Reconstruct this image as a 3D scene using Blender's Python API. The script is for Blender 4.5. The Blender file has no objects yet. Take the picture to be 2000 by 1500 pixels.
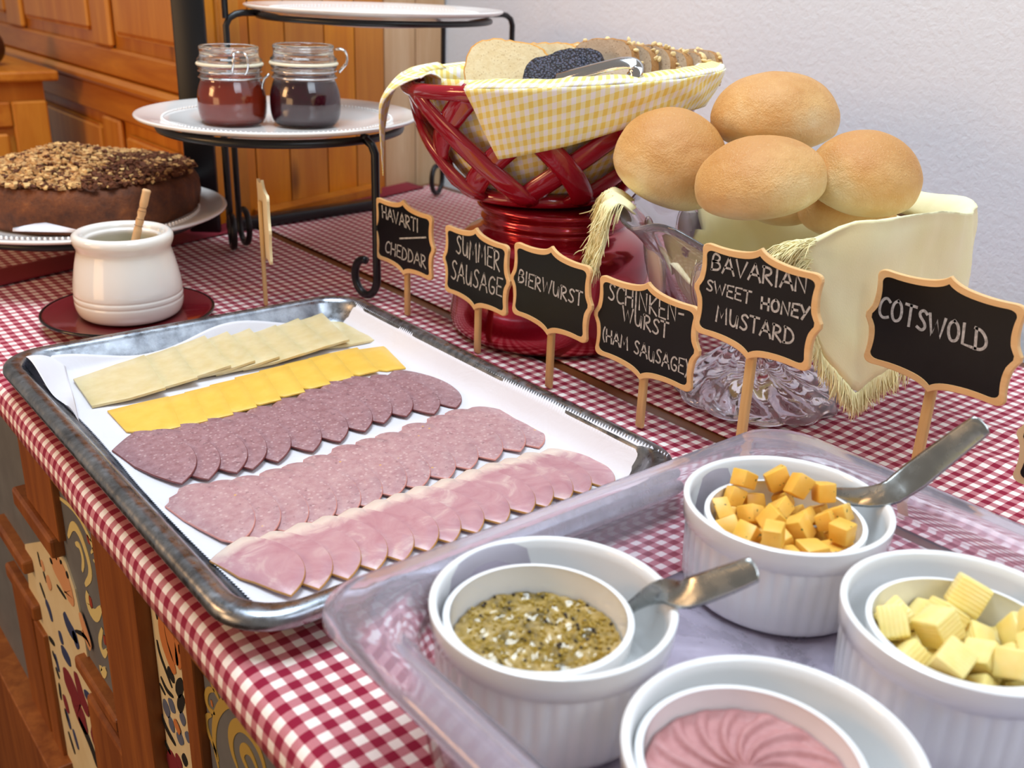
import bpy, bmesh, math, random
from mathutils import Vector, Matrix, Quaternion, noise
R = math.radians
PI = math.pi
SC = bpy.context.scene
COL = SC.collection

# ---------------------------------------------------------------- camera
CAM = Vector((-0.157776, -0.848442, 0.324217))
CR = Vector((0.779561, -0.625371, 0.034573)); CU = Vector((0.211839, 0.315211, 0.925076)); CF = Vector((0.589414, 0.713829, -0.378204)); FPX = 1978.93
cd = bpy.data.cameras.new('camera'); cam = bpy.data.objects.new('camera', cd); COL.objects.link(cam)
M3 = Matrix((CR, CU, -CF)).transposed()
cam.matrix_world = Matrix.Translation(CAM) @ M3.to_4x4()
cd.sensor_width = 36; cd.lens = FPX / 2000 * 36
cd.clip_start = .01; cd.clip_end = 50
cd.dof.use_dof = True; cd.dof.focus_distance = .72; cd.dof.aperture_fstop = 10
SC.camera = cam

# ---------------------------------------------------------------- light
W = bpy.data.worlds.new('world'); SC.world = W; W.use_nodes = True
bg = W.node_tree.nodes['Background']
bg.inputs[0].default_value = (1.0, .90, .80, 1); bg.inputs[1].default_value = .24
def area(name, loc, target, size, power, col, sy=None):
    l = bpy.data.lights.new(name, 'AREA'); l.energy = power; l.color = col; l.size = size
    if sy: l.shape = 'RECTANGLE'; l.size_y = sy
    o = bpy.data.objects.new(name, l); COL.objects.link(o); o.location = loc
    o.rotation_euler = (Vector(target) - Vector(loc)).to_track_quat('-Z', 'Y').to_euler()
    return o
area('window_light', (.35, -2.3, 1.7), (.4, -.3, .1), 1.3, 18, (.78, .89, 1.0), 1.0)
area('ceiling_light', (.05, -.12, 1.95), (.35, -.3, 0), 1.0, 38, (.76, .89, 1.0))
area('warm_lamp', (-1.2, .45, .6), (.2, .1, -.1), .4, 7, (1.0, .56, .24))
area('warm_front_fill', (-1.5, -.15, .05), (0, -.2, -.1), .7, 4.5, (1.0, .60, .28))  # added low fill, warms the cloth hem and the cabinet front
for i, (x, y, z) in enumerate(((-1.3, -.35, 1.15), (-1.0, .25, 1.3), (-.6, .8, 1.35))):
    l = bpy.data.lights.new('bulb_light', 'POINT'); l.energy = .9; l.color = (1, .62, .3); l.shadow_soft_size = .03
    o = bpy.data.objects.new('bulb_light', l); COL.objects.link(o); o.location = (x, y, z)
SC.view_settings.view_transform = 'Standard'; SC.view_settings.look = 'None'
SC.view_settings.gamma = 1; SC.view_settings.use_curve_mapping = False
SC.view_settings.exposure = .18
try:
    SC.cycles.max_bounces = 22; SC.cycles.transmission_bounces = 22; SC.cycles.glossy_bounces = 6
    SC.cycles.transparent_max_bounces = 12; SC.cycles.sample_clamp_indirect = 6; SC.cycles.caustics_refractive = True
    SC.cycles.use_denoising = True
except Exception: pass

# ---------------------------------------------------------------- measuring: a pixel of the photograph to a point at a known height or plane
def ray(x, y): return CF * FPX + CR * (x - 1000) + CU * (750 - y)
def at(x, y, z=0.0):
    d = ray(x, y); return CAM + d * ((z - CAM.z) / d.z)
def atX(x, y, X):
    d = ray(x, y); return CAM + d * ((X - CAM.x) / d.x)

# ---------------------------------------------------------------- materials
def lin(h):
    if isinstance(h, (tuple, list)): c = h
    else: c = [int(h[i:i + 2], 16) / 255 for i in (0, 2, 4)]
    return tuple(((v / 12.92) if v <= .04045 else ((v + .055) / 1.055) ** 2.4) for v in c[:3]) + (1,)
class NT:
    def __init__(s, name):
        s.m = bpy.data.materials.new(name); s.m.use_nodes = True; s.t = s.m.node_tree
        s.b = s.t.nodes['Principled BSDF']
    def n(s, typ, ins=None, **props):
        nd = s.t.nodes.new('ShaderNode' + typ)
        for k, v in props.items(): setattr(nd, k, v)
        for k, v in (ins or {}).items():
            if isinstance(v, bpy.types.NodeSocket): s.t.links.new(v, nd.inputs[k])
            elif isinstance(v, bpy.types.Node): s.t.links.new(v.outputs[0], nd.inputs[k])
            else: nd.inputs[k].default_value = v
        return nd
    def set(s, **kw):
        for k, v in kw.items():
            k = k.replace('_', ' ')
            if isinstance(v, bpy.types.NodeSocket): s.t.links.new(v, s.b.inputs[k])
            elif isinstance(v, bpy.types.Node): s.t.links.new(v.outputs[0], s.b.inputs[k])
            else: s.b.inputs[k].default_value = v
        return s
    def coord(s, kind='Object', scale=(1, 1, 1), rnd=False):
        tc = s.n('TexCoord'); mp = s.n('Mapping', {'Vector': tc.outputs[kind], 'Scale': scale})
        if rnd:
            oi = s.n('ObjectInfo'); ml = s.n('Math', {0: oi.outputs['Random'], 1: 37.0}, operation='MULTIPLY')
            ad = s.n('VectorMath', {0: mp.outputs[0], 1: ml.outputs[0]}, operation='ADD'); return ad.outputs[0]
        return mp.outputs[0]
    def noise(s, vec, scale, detail=3, rough=.55, dist=0):
        return s.n('TexNoise', {'Vector': vec, 'Scale': scale, 'Detail': detail, 'Roughness': rough, 'Distortion': dist}).outputs[0]
    def ramp(s, fac, stops, interp='LINEAR'):
        r = s.n('ValToRGB', {0: fac}); cr = r.color_ramp; cr.interpolation = interp
        while len(cr.elements) < len(stops): cr.elements.new(.5)
        for e, (p, c) in zip(cr.elements, stops):
            e.position = p; e.color = lin(c) if not isinstance(c, float) else (c, c, c, 1)
        return r.outputs[0]
    def mix(s, fac, a, b, mode='MIX'):
        nd = s.n('Mix', data_type='RGBA', blend_type=mode)
        for i, v in ((0, fac), (6, a), (7, b)):
            if isinstance(v, bpy.types.NodeSocket): s.t.links.new(v, nd.inputs[i])
            else: nd.inputs[i].default_value = v if i == 0 else (lin(v) if isinstance(v, str) else v)
        return nd.outputs[2]
    def math(s, op, a, b=0.0, c=0.0):
        return s.n('Math', {0: a, 1: b, 2: c}, operation=op).outputs[0]
    def bump(s, h, strength=.3, dist=.001):
        return s.set(Normal=s.n('Bump', {'Height': h, 'Strength': strength, 'Distance': dist}).outputs[0])

def plain(name, col, rough=.5, metal=0, spec=.5, **kw):
    return NT(name).set(Base_Color=lin(col), Roughness=rough, Metallic=metal, Specular_IOR_Level=spec, **kw).m

def m_wood(name, a, b, scale=(30, 30, 3), rough=.45, rnd=True, coord='Object', knots=False, nz=1.0):
    t = NT(name); v = t.coord(coord, scale, rnd)
    n1 = t.noise(v, 1.2 * nz, 6, .6, .6); c = t.ramp(n1, ((.32, a), (.68, b)))
    n2 = t.noise(v, 9 * nz, 3); c = t.mix(t.ramp(n2, ((.35, .0), (.75, .35))), c, a)
    if knots:
        v2 = t.coord(coord, (9, 9, 3.2), rnd)
        w = t.n('TexVoronoi', {'Vector': v2, 'Scale': 1.0}).outputs[0]
        c = t.mix(t.ramp(w, ((.05, 1.0), (.13, .0))), c, '5A2A0C')
    return t.set(Base_Color=c, Roughness=rough).bump(n2, .15, .0006).m

def m_gingham(name, white, mid, dark, p, rough=.85, fold=True):
    t = NT(name); uv = t.n('TexCoord').outputs['UV']
    sp = t.n('SeparateXYZ', {0: uv})
    def st(o):
        f = t.math('FRACT', t.math('MULTIPLY', o, 1 / p))
        return t.math('SUBTRACT', 1.0, t.n('MapRange', {0: t.math('ABSOLUTE', t.math('SUBTRACT', f, .5)), 1: .235, 2: .265}).outputs[0])
    a, b = st(sp.outputs[0]), st(sp.outputs[1])
    s = t.math('MULTIPLY', t.math('ADD', a, b), .5)
    # twill of the half-tone squares
    tw = t.math('FRACT', t.math('MULTIPLY', t.math('ADD', sp.outputs[0], sp.outputs[1]), 1 / .0009))
    tws = t.math('MULTIPLY', t.math('SUBTRACT', t.math('GREATER_THAN', tw, .5), .5), .16)
    isd = t.math('COMPARE', s, .5, .2)
    s2 = t.math('ADD', s, t.math('MULTIPLY', tws, isd))
    c = t.ramp(s2, ((.08, white), (.5, mid), (.92, dark)))
    t.set(Base_Color=c, Roughness=rough, Specular_IOR_Level=.15, Sheen_Weight=.08)
    v = t.coord('UV', (1, 1, 1)); return t.bump(t.noise(v, 1400, 2), .25, .0002).m

def m_ceramic(name, col, rough=.12):
    t = NT(name); v = t.coord()
    return t.set(Base_Color=lin(col), Roughness=rough, Coat_Weight=.4, Coat_Roughness=.05).bump(t.noise(v, 60, 2), .04, .001).m

def m_glass(name, col='FFFFFF', rough=0.0, ior=1.45):
    t = NT(name); return t.set(Base_Color=lin(col), Roughness=rough, Transmission_Weight=1.0, IOR=ior).m

MT = {}
MT['cloth_red'] = m_gingham('red_gingham_cotton', 'F4E9E2', 'C06A76', '8E1836', .0115)
MT['cloth_yellow'] = m_gingham('yellow_gingham_cotton', 'F1EFF4', 'F3EBB4', 'EED573', .0118)
MT['white_china'] = m_ceramic('white_china', 'EFEFEF')
MT['plate_china'] = m_ceramic('plate_china', 'EDE8E4')
MT['honey_china'] = m_ceramic('honey_pot_glaze', 'F0EAE2', .1)
MT['black_iron'] = plain('black_wrought_iron', '0B0D12', .35, 0, .5)
MT['clear_plastic'] = NT('clear_polycarbonate').set(Base_Color=lin('E6DEEA'), Roughness=.04, Transmission_Weight=.84, IOR=1.38).m
MT['crystal'] = NT('pressed_glass').set(Base_Color=lin('F6F0F8'), Roughness=.02, Transmission_Weight=.94, IOR=1.48).m
MT['jar_glass'] = m_glass('jar_glass', 'FFFFFF', 0, 1.45)
MT['frost'] = NT('frosted_glass').set(Base_Color=lin('EDE6EC'), Roughness=.45, Transmission_Weight=.45, IOR=1.4).m
MT['basket'] = NT('red_glazed_ceramic').set(Base_Color=lin('9A1228'), Roughness=.12, Coat_Weight=.6, Coat_Roughness=.05).m
MT['pot_red'] = NT('metallic_red_glaze').set(Base_Color=lin('A8102A'), Roughness=.22, Metallic=.75, Coat_Weight=1.0, Coat_Roughness=.06).m
MT['saucer_red'] = NT('dark_red_glaze').set(Base_Color=lin('641018'), Roughness=.15, Coat_Weight=.5).m
MT['black_glaze'] = plain('black_glaze', '0E0A0A', .15)
MT['chrome'] = plain('polished_steel', 'D8D8DA', .12, 1)
t = NT('worn_spoon_steel'); v = t.coord(); MT['spoon'] = t.set(Base_Color=lin('B4B6B4'), Metallic=1.0, Roughness=t.ramp(t.noise(v, 90, 4), ((.3, .16), (.7, .36)))).m
t = NT('worn_aluminium'); v = t.coord('Object', (1, 1, 1)); n1 = t.noise(v, 45, 6, .65)
MT['alu'] = t.set(Base_Color=t.ramp(n1, ((.3, '70737A'), (.62, 'B2B7BF'))), Metallic=1.0, Roughness=t.ramp(t.noise(v, 160, 4), ((.3, .2), (.7, .42)))).bump(t.noise(v, 20, 4), .12, .001).m
t = NT('parchment_paper'); v = t.coord(); n1 = t.noise(v, 25, 4, .6, .8)
MT['paper'] = t.set(Base_Color=lin('DEDADF'), Roughness=.6, Subsurface_Weight=.1, Subsurface_Radius=(.004, .004, .004)).bump(n1, .35, .003).m
MT['jam_brown'] = NT('apricot_brown_jam').set(Base_Color=lin('8E2A12'), Roughness=.15, Coat_Weight=.4).m
MT['jam_dark'] = NT('dark_berry_jam').set(Base_Color=lin('3A0618'), Roughness=.15, Coat_Weight=.4).m
MT['rubber'] = plain('cream_rubber', 'E8DCC0', .5)
t = NT('white_stucco'); v = t.coord('Object'); n1 = t.noise(v, 160, 4, .55, .4)
MT['stucco'] = t.set(Base_Color=lin('E4EAF2'), Roughness=.9).bump(n1, .4, .0018).m
MT['pine'] = m_wood('varnished_pine', 'BC6C1C', 'D88E30', (26, 26, 2.2), .35, knots=True)
MT['pine_h'] = m_wood('varnished_pine_rail', 'AC5C14', 'D08428', (26, 3, 26), .35)
MT['pine_coollit'] = m_wood('pine_cool_light_tint', 'C79A6C', 'DDBB93', (26, 26, 2.2), .4)  # pine with the cool daylight put into its colour
MT['pine_warmlit'] = m_wood('pine_warm_light_tint', 'C86E0A', 'E89618', (26, 26, 2.2), .35)  # pine with the warm lamplight put into its colour
MT['oak'] = m_wood('brown_table_wood', '5A3018', '7C4824', (26, 3, 26), .4)
MT['cab_wood'] = m_wood('cabinet_wood', '7A4018', 'A2602A', (40, 40, 4), .4)
MT['cab_wood_h'] = m_wood('cabinet_moulding_wood', '7A4018', 'A2602A', (40, 4, 40), .4)
t = NT('grey_blue_paint'); v = t.coord(); MT['greypaint'] = t.set(Base_Color=t.ramp(t.noise(v, 30, 3), ((.3, '64666C'), (.7, '707379'))), Roughness=.55).m
t = NT('cream_paint'); v = t.coord(); MT['creampaint'] = t.set(Base_Color=t.ramp(t.noise(v, 30, 3), ((.3, 'D6C59E'), (.7, 'DFD2B0'))), Roughness=.55).m
for k, c in (('gold', 'B69A4E'), ('palegold', 'D8C98C'), ('blue', '2E3C68'), ('greyblue', '5A6480'), ('orange', 'C67A44'), ('peach', 'D29A70'), ('crimson', '7A1E2C'), ('black', '141618'), ('red', '9C3B28')):
    MT['p_' + k] = plain(k + '_folk_paint', c, .55)
MT['sign_wood'] = m_wood('sign_frame_wood', 'DFAE72', 'EEC68E', (14, 5, 60), .5)
MT['sign_back'] = plain('sign_back_wood', 'E6D3A8', .6)
t = NT('chalkboard'); v = t.coord(); MT['board'] = t.set(Base_Color=t.ramp(t.noise(v, 30, 4), ((.3, '05070B'), (.75, '0C0F14'))), Roughness=.4, Specular_IOR_Level=.3).m
t = NT('chalk_marker'); v = t.coord(); MT['chalk'] = t.set(Base_Color=t.ramp(t.noise(v, 380, 4, .7), ((.3, '85817C'), (.62, 'C8C4C0'))), Roughness=.8).m
MT['stick'] = m_wood('bamboo_stick', 'CBA062', 'E0BD84', (90, 90, 6), .5)
MT['dipper'] = m_wood('dipper_wood', 'D2A06C', 'E2B98A', (90, 90, 8), .55)
MT['honey'] = NT('honey').set(Base_Color=lin('6E6A24'), Roughness=.08, Coat_Weight=.5).m
MT['yellow_cloth'] = None
t = NT('plain_yellow_linen'); v = t.coord('UV'); w = t.noise(v, 900, 2)
MT['yellow_cloth'] = t.set(Base_Color=t.ramp(t.noise(v, 14, 3), ((.3, 'F1E9B4'), (.7, 'F7F1CA'))), Roughness=.9, Specular_IOR_Level=.1, Sheen_Weight=.1, Subsurface_Weight=.08, Subsurface_Radius=(.003, .003, .002)).bump(w, .3, .0003).m
MT['fringe'] = plain('pale_yellow_thread', 'F1E6B2', .9, 0, .1)
MT['floor'] = m_wood('dark_floor_wood', '2E1A10', '4A2C1A', (6, 30, 30), .5)
def m_cheese(name, a, b, herbs=False, stripes=False):
    t = NT(name); v = t.coord('Object', (1, 1, 1), True); n1 = t.noise(v, 90, 4)
    c = t.ramp(n1, ((.3, a), (.7, b)))
    if herbs: c = t.mix(t.ramp(t.noise(v, 330, 1), ((.71, .0), (.74, 1.0))), c, '43562A')
    t.set(Base_Color=c, Roughness=.4, Subsurface_Weight=.25, Subsurface_Radius=(.006, .004, .0015), Subsurface_Scale=1.0)
    h = n1
    if stripes: h = t.n('TexWave', {'Vector': v, 'Scale': 160.0, 'Distortion': 1.5}).outputs[1]
    return t.bump(h, .25, .0008).m
MT['havarti'] = m_cheese('havarti_cheese', 'D2BC88', 'DCCA9E')
MT['cheddar'] = m_cheese('cheddar_cheese', 'EDB84A', 'F2C258')
MT['herbcheese'] = m_cheese('orange_herb_cheese', 'E9B040', 'F2C25C', herbs=True)
MT['palecheese'] = m_cheese('pale_cheese_cubes', 'F3D97F', 'F8E6A0', stripes=True)
def m_sausage(name, base, light, fleck, dark, yellow=True, s=1.0):
    t = NT(name); v = t.coord('Object', (1, 1, 1), True)
    n1 = t.noise(v, 170 * s, 5, .7); c = t.ramp(n1, ((.34, base), (.62, light)))
    fl = t.n('TexVoronoi', {'Vector': v, 'Scale': 260.0 * s, 'Randomness': 1.0}).outputs[0]
    c = t.mix(t.ramp(fl, ((.16, .75), (.3, .0))), c, fleck)
    n2 = t.noise(v, 300 * s, 2); c = t.mix(t.ramp(n2, ((.64, .0), (.7, .6))), c, dark)
    if yellow:
        vv = t.n('TexVoronoi', {'Vector': v, 'Scale': 85.0}).outputs[0]
        c = t.mix(t.ramp(vv, ((.055, 1.0), (.085, .0))), c, 'D9A860')
    return t.set(Base_Color=c, Roughness=.42, Subsurface_Weight=.12, Subsurface_Radius=(.005, .002, .0015), Coat_Weight=.15, Coat_Roughness=.3).bump(n1, .35, .0006).m
MT['salami'] = m_sausage('summer_sausage_meat', '8E6468', 'A68084', 'C0A2A2', '684850', yellow=False)
MT['salami_rim'] = plain('summer_sausage_casing', '6E2F2C', .5)
MT['bier'] = m_sausage('pink_sausage_meat', 'AC7E82', 'BE9898', 'CEB0AE', '8A6268', s=.9)
MT['bier_rim'] = plain('pink_sausage_casing', 'C98478', .5)
t = NT('ham_meat'); v = t.coord('Object', (1, 1, 1), True); n1 = t.noise(v, 45, 5, .6, 1.2)
gx = t.n('SeparateXYZ', {0: t.n('TexCoord').outputs['Object']})
c = t.ramp(n1, ((.32, 'B47E86'), (.55, 'C09296'), (.72, 'D2B4AE')))
# local y runs along the slice: the fat cap is at its upper end and right edge
fy = t.math('ADD', gx.outputs[1], t.math('MULTIPLY', t.math('SUBTRACT', n1, .5), .02))
c = t.mix(t.n('MapRange', {0: fy, 1: .020, 2: .031}).outputs[0], c, 'E6D0C2')
MT['ham'] = t.set(Base_Color=c, Roughness=.35, Subsurface_Weight=.15, Subsurface_Radius=(.006, .003, .002), Coat_Weight=.25, Coat_Roughness=.25).bump(n1, .2, .0008).m
MT['ham_rim'] = plain('ham_rind', 'B07A38', .5)
t = NT('bun_crust'); v = t.coord('Object', (1, 1, 1), True)
nz = t.n('SeparateXYZ', {0: t.n('TexCoord').outputs['Object']}).outputs[2]
n1 = t.noise(v, 22, 5, .6); n3 = t.noise(v, 600, 3, .7)
hf = t.math('ADD', t.n('MapRange', {0: nz, 1: -.026, 2: .03}).outputs[0], t.math('MULTIPLY', t.math('SUBTRACT', n1, .5), 1.15))
c = t.ramp(hf, ((.08, 'F2E0B8'), (.28, 'E8CA96'), (.6, 'D9A868'), (.95, 'C48A48')))
c = t.mix(t.ramp(n3, ((.6, .0), (.72, .4))), c, 'F0D6A4')
MT['bun'] = t.set(Base_Color=c, Roughness=.5, Subsurface_Weight=.05, Subsurface_Radius=(.006, .003, .001)).bump(t.math('ADD', t.math('ADD', n3, t.noise(v, 140, 4, .6)), t.math('MULTIPLY', n1, 2.0)), .75, .0010).m
def m_bread(name, a, b, hole):
    t = NT(name); v = t.coord('Object', (1, 1, 1), True); n1 = t.noise(v, 120, 5, .7)
    vo = t.n('TexVoronoi', {'Vector': v, 'Scale': 330.0}).outputs[0]
    c = t.mix(t.ramp(vo, ((.12, .6), (.3, .0))), t.ramp(n1, ((.3, a), (.7, b))), hole)
    return t.set(Base_Color=c, Roughness=.85).bump(n1, .8, .0012).m
MT['crumb_white'] = m_bread('white_bread_crumb', 'E2CDA0', 'EBDDB8', 'BCA074')
MT['crumb_brown'] = m_bread('brown_bread_crumb', 'B49A80', 'C7B198', '7C6048')
MT['crust_gold'] = m_bread('golden_crust', 'C88838', 'DBA354', 'A86A26')
MT['crust_brown'] = m_bread('brown_crust', '9A6C3C', 'B48450', '5E3C1E')
MT['oat'] = plain('oat_flake', 'E6C890', .7)
t = NT('poppy_seed_crust'); v = t.coord('Object', (1, 1, 1), True); vo = t.n('TexVoronoi', {'Vector': v, 'Scale': 420.0})
MT['poppy'] = t.set(Base_Color=t.ramp(vo.outputs[0], ((.1, '62647A'), (.6, '1E1E28'))), Roughness=.5).bump(vo.outputs[0], 1.0, .002).m
t = NT('cake_body'); v = t.coord(); n1 = t.noise(v, 55, 6, .7)
MT['cake'] = t.set(Base_Color=t.ramp(n1, ((.3, '3E1C0C'), (.6, '703A16'), (.8, '9A5A26'))), Roughness=.75).bump(n1, .9, .004).m
MT['nut'] = m_bread('chopped_nuts', 'AC7840', 'CDA06A', '6A3C1A')
MT['nut_dark'] = m_bread('dark_nut_crumbs', '4A2410', '703C1C', '2C1408')
MT['nut_pale'] = plain('pale_almond_bits', 'DDB272', .7)
t = NT('grainy_mustard'); v = t.coord(); n1 = t.noise(v, 110, 4, .6)
MT['mustard'] = t.set(Base_Color=t.ramp(n1, ((.3, '42360F'), (.48, '907428'), (.7, 'C8AA6C'))), Roughness=.18, Coat_Weight=.6, Coat_Roughness=.08).bump(t.noise(v, 300, 3), .5, .001).m
MT['seed'] = plain('mustard_seed', 'A88A34', .2); MT['seed_dark'] = plain('dark_mustard_seed', '3A2A18', .15)
t = NT('liver_pate'); v = t.coord(); n1 = t.noise(v, 240, 4, .7)
MT['pate'] = t.set(Base_Color=t.ramp(n1, ((.3, 'B07878'), (.7, 'C28C8A'))), Roughness=.5, Subsurface_Weight=.1, Subsurface_Radius=(.004, .002, .002)).bump(n1, .35, .0006).m
t = NT('frosty_ice_water'); v = t.coord(); n1 = t.noise(v, 14, 6, .7, .8)
MT['ice'] = t.set(Base_Color=lin('CFC4D6'), Roughness=t.ramp(n1, ((.35, .05), (.6, .5))), Transmission_Weight=t.ramp(n1, ((.35, .75), (.7, .2))), IOR=1.25).bump(t.noise(v, 130, 4), .25, .0015).m
MT['vase'] = plain('dark_brown_glaze', '3A1E14', .4)

# ---------------------------------------------------------------- objects
def thing(name, label, cat, loc=(0, 0, 0), rotz=0, group=None, rot=None):
    o = bpy.data.objects.new(name, None); COL.objects.link(o); o.location = loc
    o.rotation_euler = rot if rot else (0, 0, rotz); o.empty_display_size = .02
    o['label'] = label; o['category'] = cat
    if group: o['group'] = group
    bpy.context.view_layer.update()
    return o
def tag(o, label, cat, group=None):
    o['label'] = label; o['category'] = cat
    if group: o['group'] = group
    return o
def obj(name, V, F, mat, parent=None, smooth=True, world=False, uv=None, mi=None, loc=None, kind=None, autos=None):
    me = bpy.data.meshes.new(name)
    if world and parent is not None:
        inv = wmat(parent).inverted(); V = [inv @ Vector(v) for v in V]
    if loc is not None: V = [Vector(v) - Vector(loc) for v in V]
    me.from_pydata([tuple(v) for v in V], [], F)
    for m in (mat if isinstance(mat, (list, tuple)) else [mat]): me.materials.append(m)
    if mi: me.polygons.foreach_set('material_index', mi)
    if uv:
        ul = me.uv_layers.new(name='UVMap')
        for lp in me.loops: ul.data[lp.index].uv = uv[lp.vertex_index]
    if smooth: me.polygons.foreach_set('use_smooth', [True] * len(me.polygons))
    me.update()
    if smooth and autos:
        try: me.set_sharp_from_angle(angle=R(autos))
        except Exception: pass
    o = bpy.data.objects.new(name, me); COL.objects.link(o)
    if parent is not None: o.parent = parent
    if loc is not None: o.location = loc
    if kind: o['kind'] = kind
    return o
def wmat(o):
    m = Matrix.LocRotScale(o.location, o.rotation_euler.to_quaternion(), o.scale)
    return (wmat(o.parent) @ m) if o.parent else m
def join(*parts):
    V, F = [], []
    for v, f in parts:
        n = len(V); V += list(v); F += [tuple(i + n for i in q) for q in f]
    return V, F
def box(x0, x1, y0, y1, z0, z1):
    V = [(x, y, z) for z in (z0, z1) for y in (y0, y1) for x in (x0, x1)]
    return V, [(0, 2, 3, 1), (4, 5, 7, 6), (0, 1, 5, 4), (2, 6, 7, 3), (0, 4, 6, 2), (1, 3, 7, 5)]
def bbox_(x0, x1, y0, y1, z0, z1, b=.002, seg=2):
    bm = bmesh.new(); V, F = box(x0, x1, y0, y1, z0, z1); vs = [bm.verts.new(v) for v in V]
    for f in F: bm.faces.new([vs[i] for i in f])
    bmesh.ops.bevel(bm, geom=list(bm.edges), offset=b, segments=seg, profile=.5, affect='EDGES')
    bm.verts.index_update(); r = [tuple(v.co) for v in bm.verts], [tuple(v.index for v in f.verts) for f in bm.faces]; bm.free(); return r
def lathe(prof, n=48, fn=None, close=True):
    V, F = [], []
    for j, (r, z) in enumerate(prof):
        for k in range(n):
            a = 2 * PI * k / n; rr, zz = (r, z) if fn is None else fn(r, z, a, j)
            V.append((rr * math.cos(a), rr * math.sin(a), zz))
    for j in range(len(prof) - 1):
        for k in range(n):
            F.append((j * n + k, j * n + (k + 1) % n, (j + 1) * n + (k + 1) % n, (j + 1) * n + k))
    if close:
        F.append(tuple(range(n - 1, -1, -1))); b = (len(prof) - 1) * n; F.append(tuple(range(b, b + n)))
    return V, F
def smoothp(pts, it=2):
    for _ in range(it):
        q = [pts[0]]
        for a, b in zip(pts, pts[1:]):
            q += [tuple(.75 * x + .25 * y for x, y in zip(a, b)), tuple(.25 * x + .75 * y for x, y in zip(a, b))]
        pts = q + [pts[-1]]
    return pts
def tube(path, r, n=8, closed=False, flat=1.0, up=None):
    P = [Vector(p) for p in path]; N = len(P); V, F = [], []; nrm = None
    for i, p in enumerate(P):
        if closed: t = (P[(i + 1) % N] - P[i - 1]).normalized()
        else: t = (P[min(i + 1, N - 1)] - P[max(i - 1, 0)]).normalized()
        if up is not None:
            u = Vector(up[i] if isinstance(up, list) else up); u = (u - t * u.dot(t)).normalized(); nrm = u
        elif nrm is None:
            u = Vector((0, 0, 1)) if abs(t.z) < .9 else Vector((1, 0, 0)); nrm = (u - t * u.dot(t)).normalized()
        else: nrm = (nrm - t * nrm.dot(t)).normalized()
        b = t.cross(nrm); rr = r[i] if isinstance(r, (list, tuple)) else r
        for k in range(n):
            a = 2 * PI * k / n; V.append(tuple(p + nrm * math.cos(a) * rr * flat + b * math.sin(a) * rr))
    for i in range(N if closed else N - 1):
        for k in range(n):
            j = (i + 1) % N; F.append((i * n + k, i * n + (k + 1) % n, j * n + (k + 1) % n, j * n + k))
    if not closed: F.append(tuple(range(n - 1, -1, -1))); F.append(tuple(range((N - 1) * n, N * n)))
    return V, F
def xf(m, *vf):
    V, F = join(*vf); return [tuple(m @ Vector(v)) for v in V], F
def prism(pts, ax, d0, d1):
    """pts: outline; extruded; ax gives (u,v,n) vectors and origin"""
    o, u, v, n = ax; N = len(pts); V = []
    for d in (d0, d1):
        for a, b in pts: V.append(tuple(o + u * a + v * b + n * d))
    return V, [tuple(range(N - 1, -1, -1)), tuple(range(N, 2 * N))] + [(i, (i + 1) % N, N + (i + 1) % N, N + i) for i in range(N)]
def grid(nu, nv, fn, uvf=None, closeu=False):
    V, F, U = [], [], []
    for i in range(nu):
        for j in range(nv):
            u, v = i / (nu - 1), j / (nv - 1); V.append(tuple(fn(u, v))); U.append(uvf(u, v) if uvf else (u, v))
    for i in range(nu - 1):
        for j in range(nv - 1): F.append((i * nv + j, (i + 1) * nv + j, (i + 1) * nv + j + 1, i * nv + j + 1))
    return V, F, U
def solid(o, th, off=-1):
    m = o.modifiers.new('solidify', 'SOLIDIFY'); m.thickness = th; m.offset = off; return o
def subd(o, lv=1):
    m = o.modifiers.new('subsurf', 'SUBSURF'); m.levels = lv; m.render_levels = lv; return o
ORD = ['first', 'second', 'third', 'fourth', 'fifth', 'sixth', 'seventh', 'eighth', 'ninth', 'tenth', 'eleventh', 'twelfth', 'thirteenth', 'fourteenth', 'fifteenth', 'sixteenth', 'seventeenth', 'eighteenth']
rnd = random.Random(7)

# ================================================================ the setting
def wallpt(X): return .56 - .325 * (.84 - X)          # the boarded end wall stands a little askew to the table
o = obj('floor', *box(-2.4, .9, -2.4, 2.6, -.92, -.88), MT['floor'], smooth=False); o['kind'] = 'structure'
V, F, U = grid(2, 2, lambda u, v: (.84, -2.4 + 4.0 * u, -.88 + 2.6 * v))
o = obj('wall_right', *box(.84, .9, -2.4, .62, -.88, 1.6), MT['stucco'], smooth=False); o['kind'] = 'structure'
# boarded end wall: each board is a piece
wb = bpy.data.objects.new('wall_back', None); COL.objects.link(wb); wb['kind'] = 'structure'
seams = [.362, .44, .5, .572, .632, .694, .766, .838]
mats = ['pine_warmlit', 'pine_warmlit', 'pine', 'pine_warmlit', 'pine', 'pine_coollit', 'pine_coollit']  # warm-to-cool light fade put into the board tints, plus natural variation
for i in range(7):
    a, b = seams[i], seams[i + 1] - .0025
    P = [(a, wallpt(a)), (b, wallpt(b)), (b, wallpt(b) + .02), (a, wallpt(a) + .02)]
    V = [(x, y, z) for z in (-.05, 1.0) for x, y in P]
    F = [(3, 2, 1, 0), (4, 5, 6, 7), (0, 1, 5, 4), (1, 2, 6, 5), (2, 3, 7, 6), (3, 0, 4, 7)]
    obj('board', V, F, MT[mats[i]], wb, smooth=False)
bk = [(.36, wallpt(.36) + .022), (.85, wallpt(.85) + .022), (.85, wallpt(.85) + .05), (.36, wallpt(.36) + .05)]
obj('backing', [(x, y, z) for z in (-.88, 1.4) for x, y in bk], [(3, 2, 1, 0), (4, 5, 6, 7), (0, 1, 5, 4), (1, 2, 6, 5), (2, 3, 7, 6), (3, 0, 4, 7)], MT['cab_wood'], wb, smooth=False)
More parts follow.
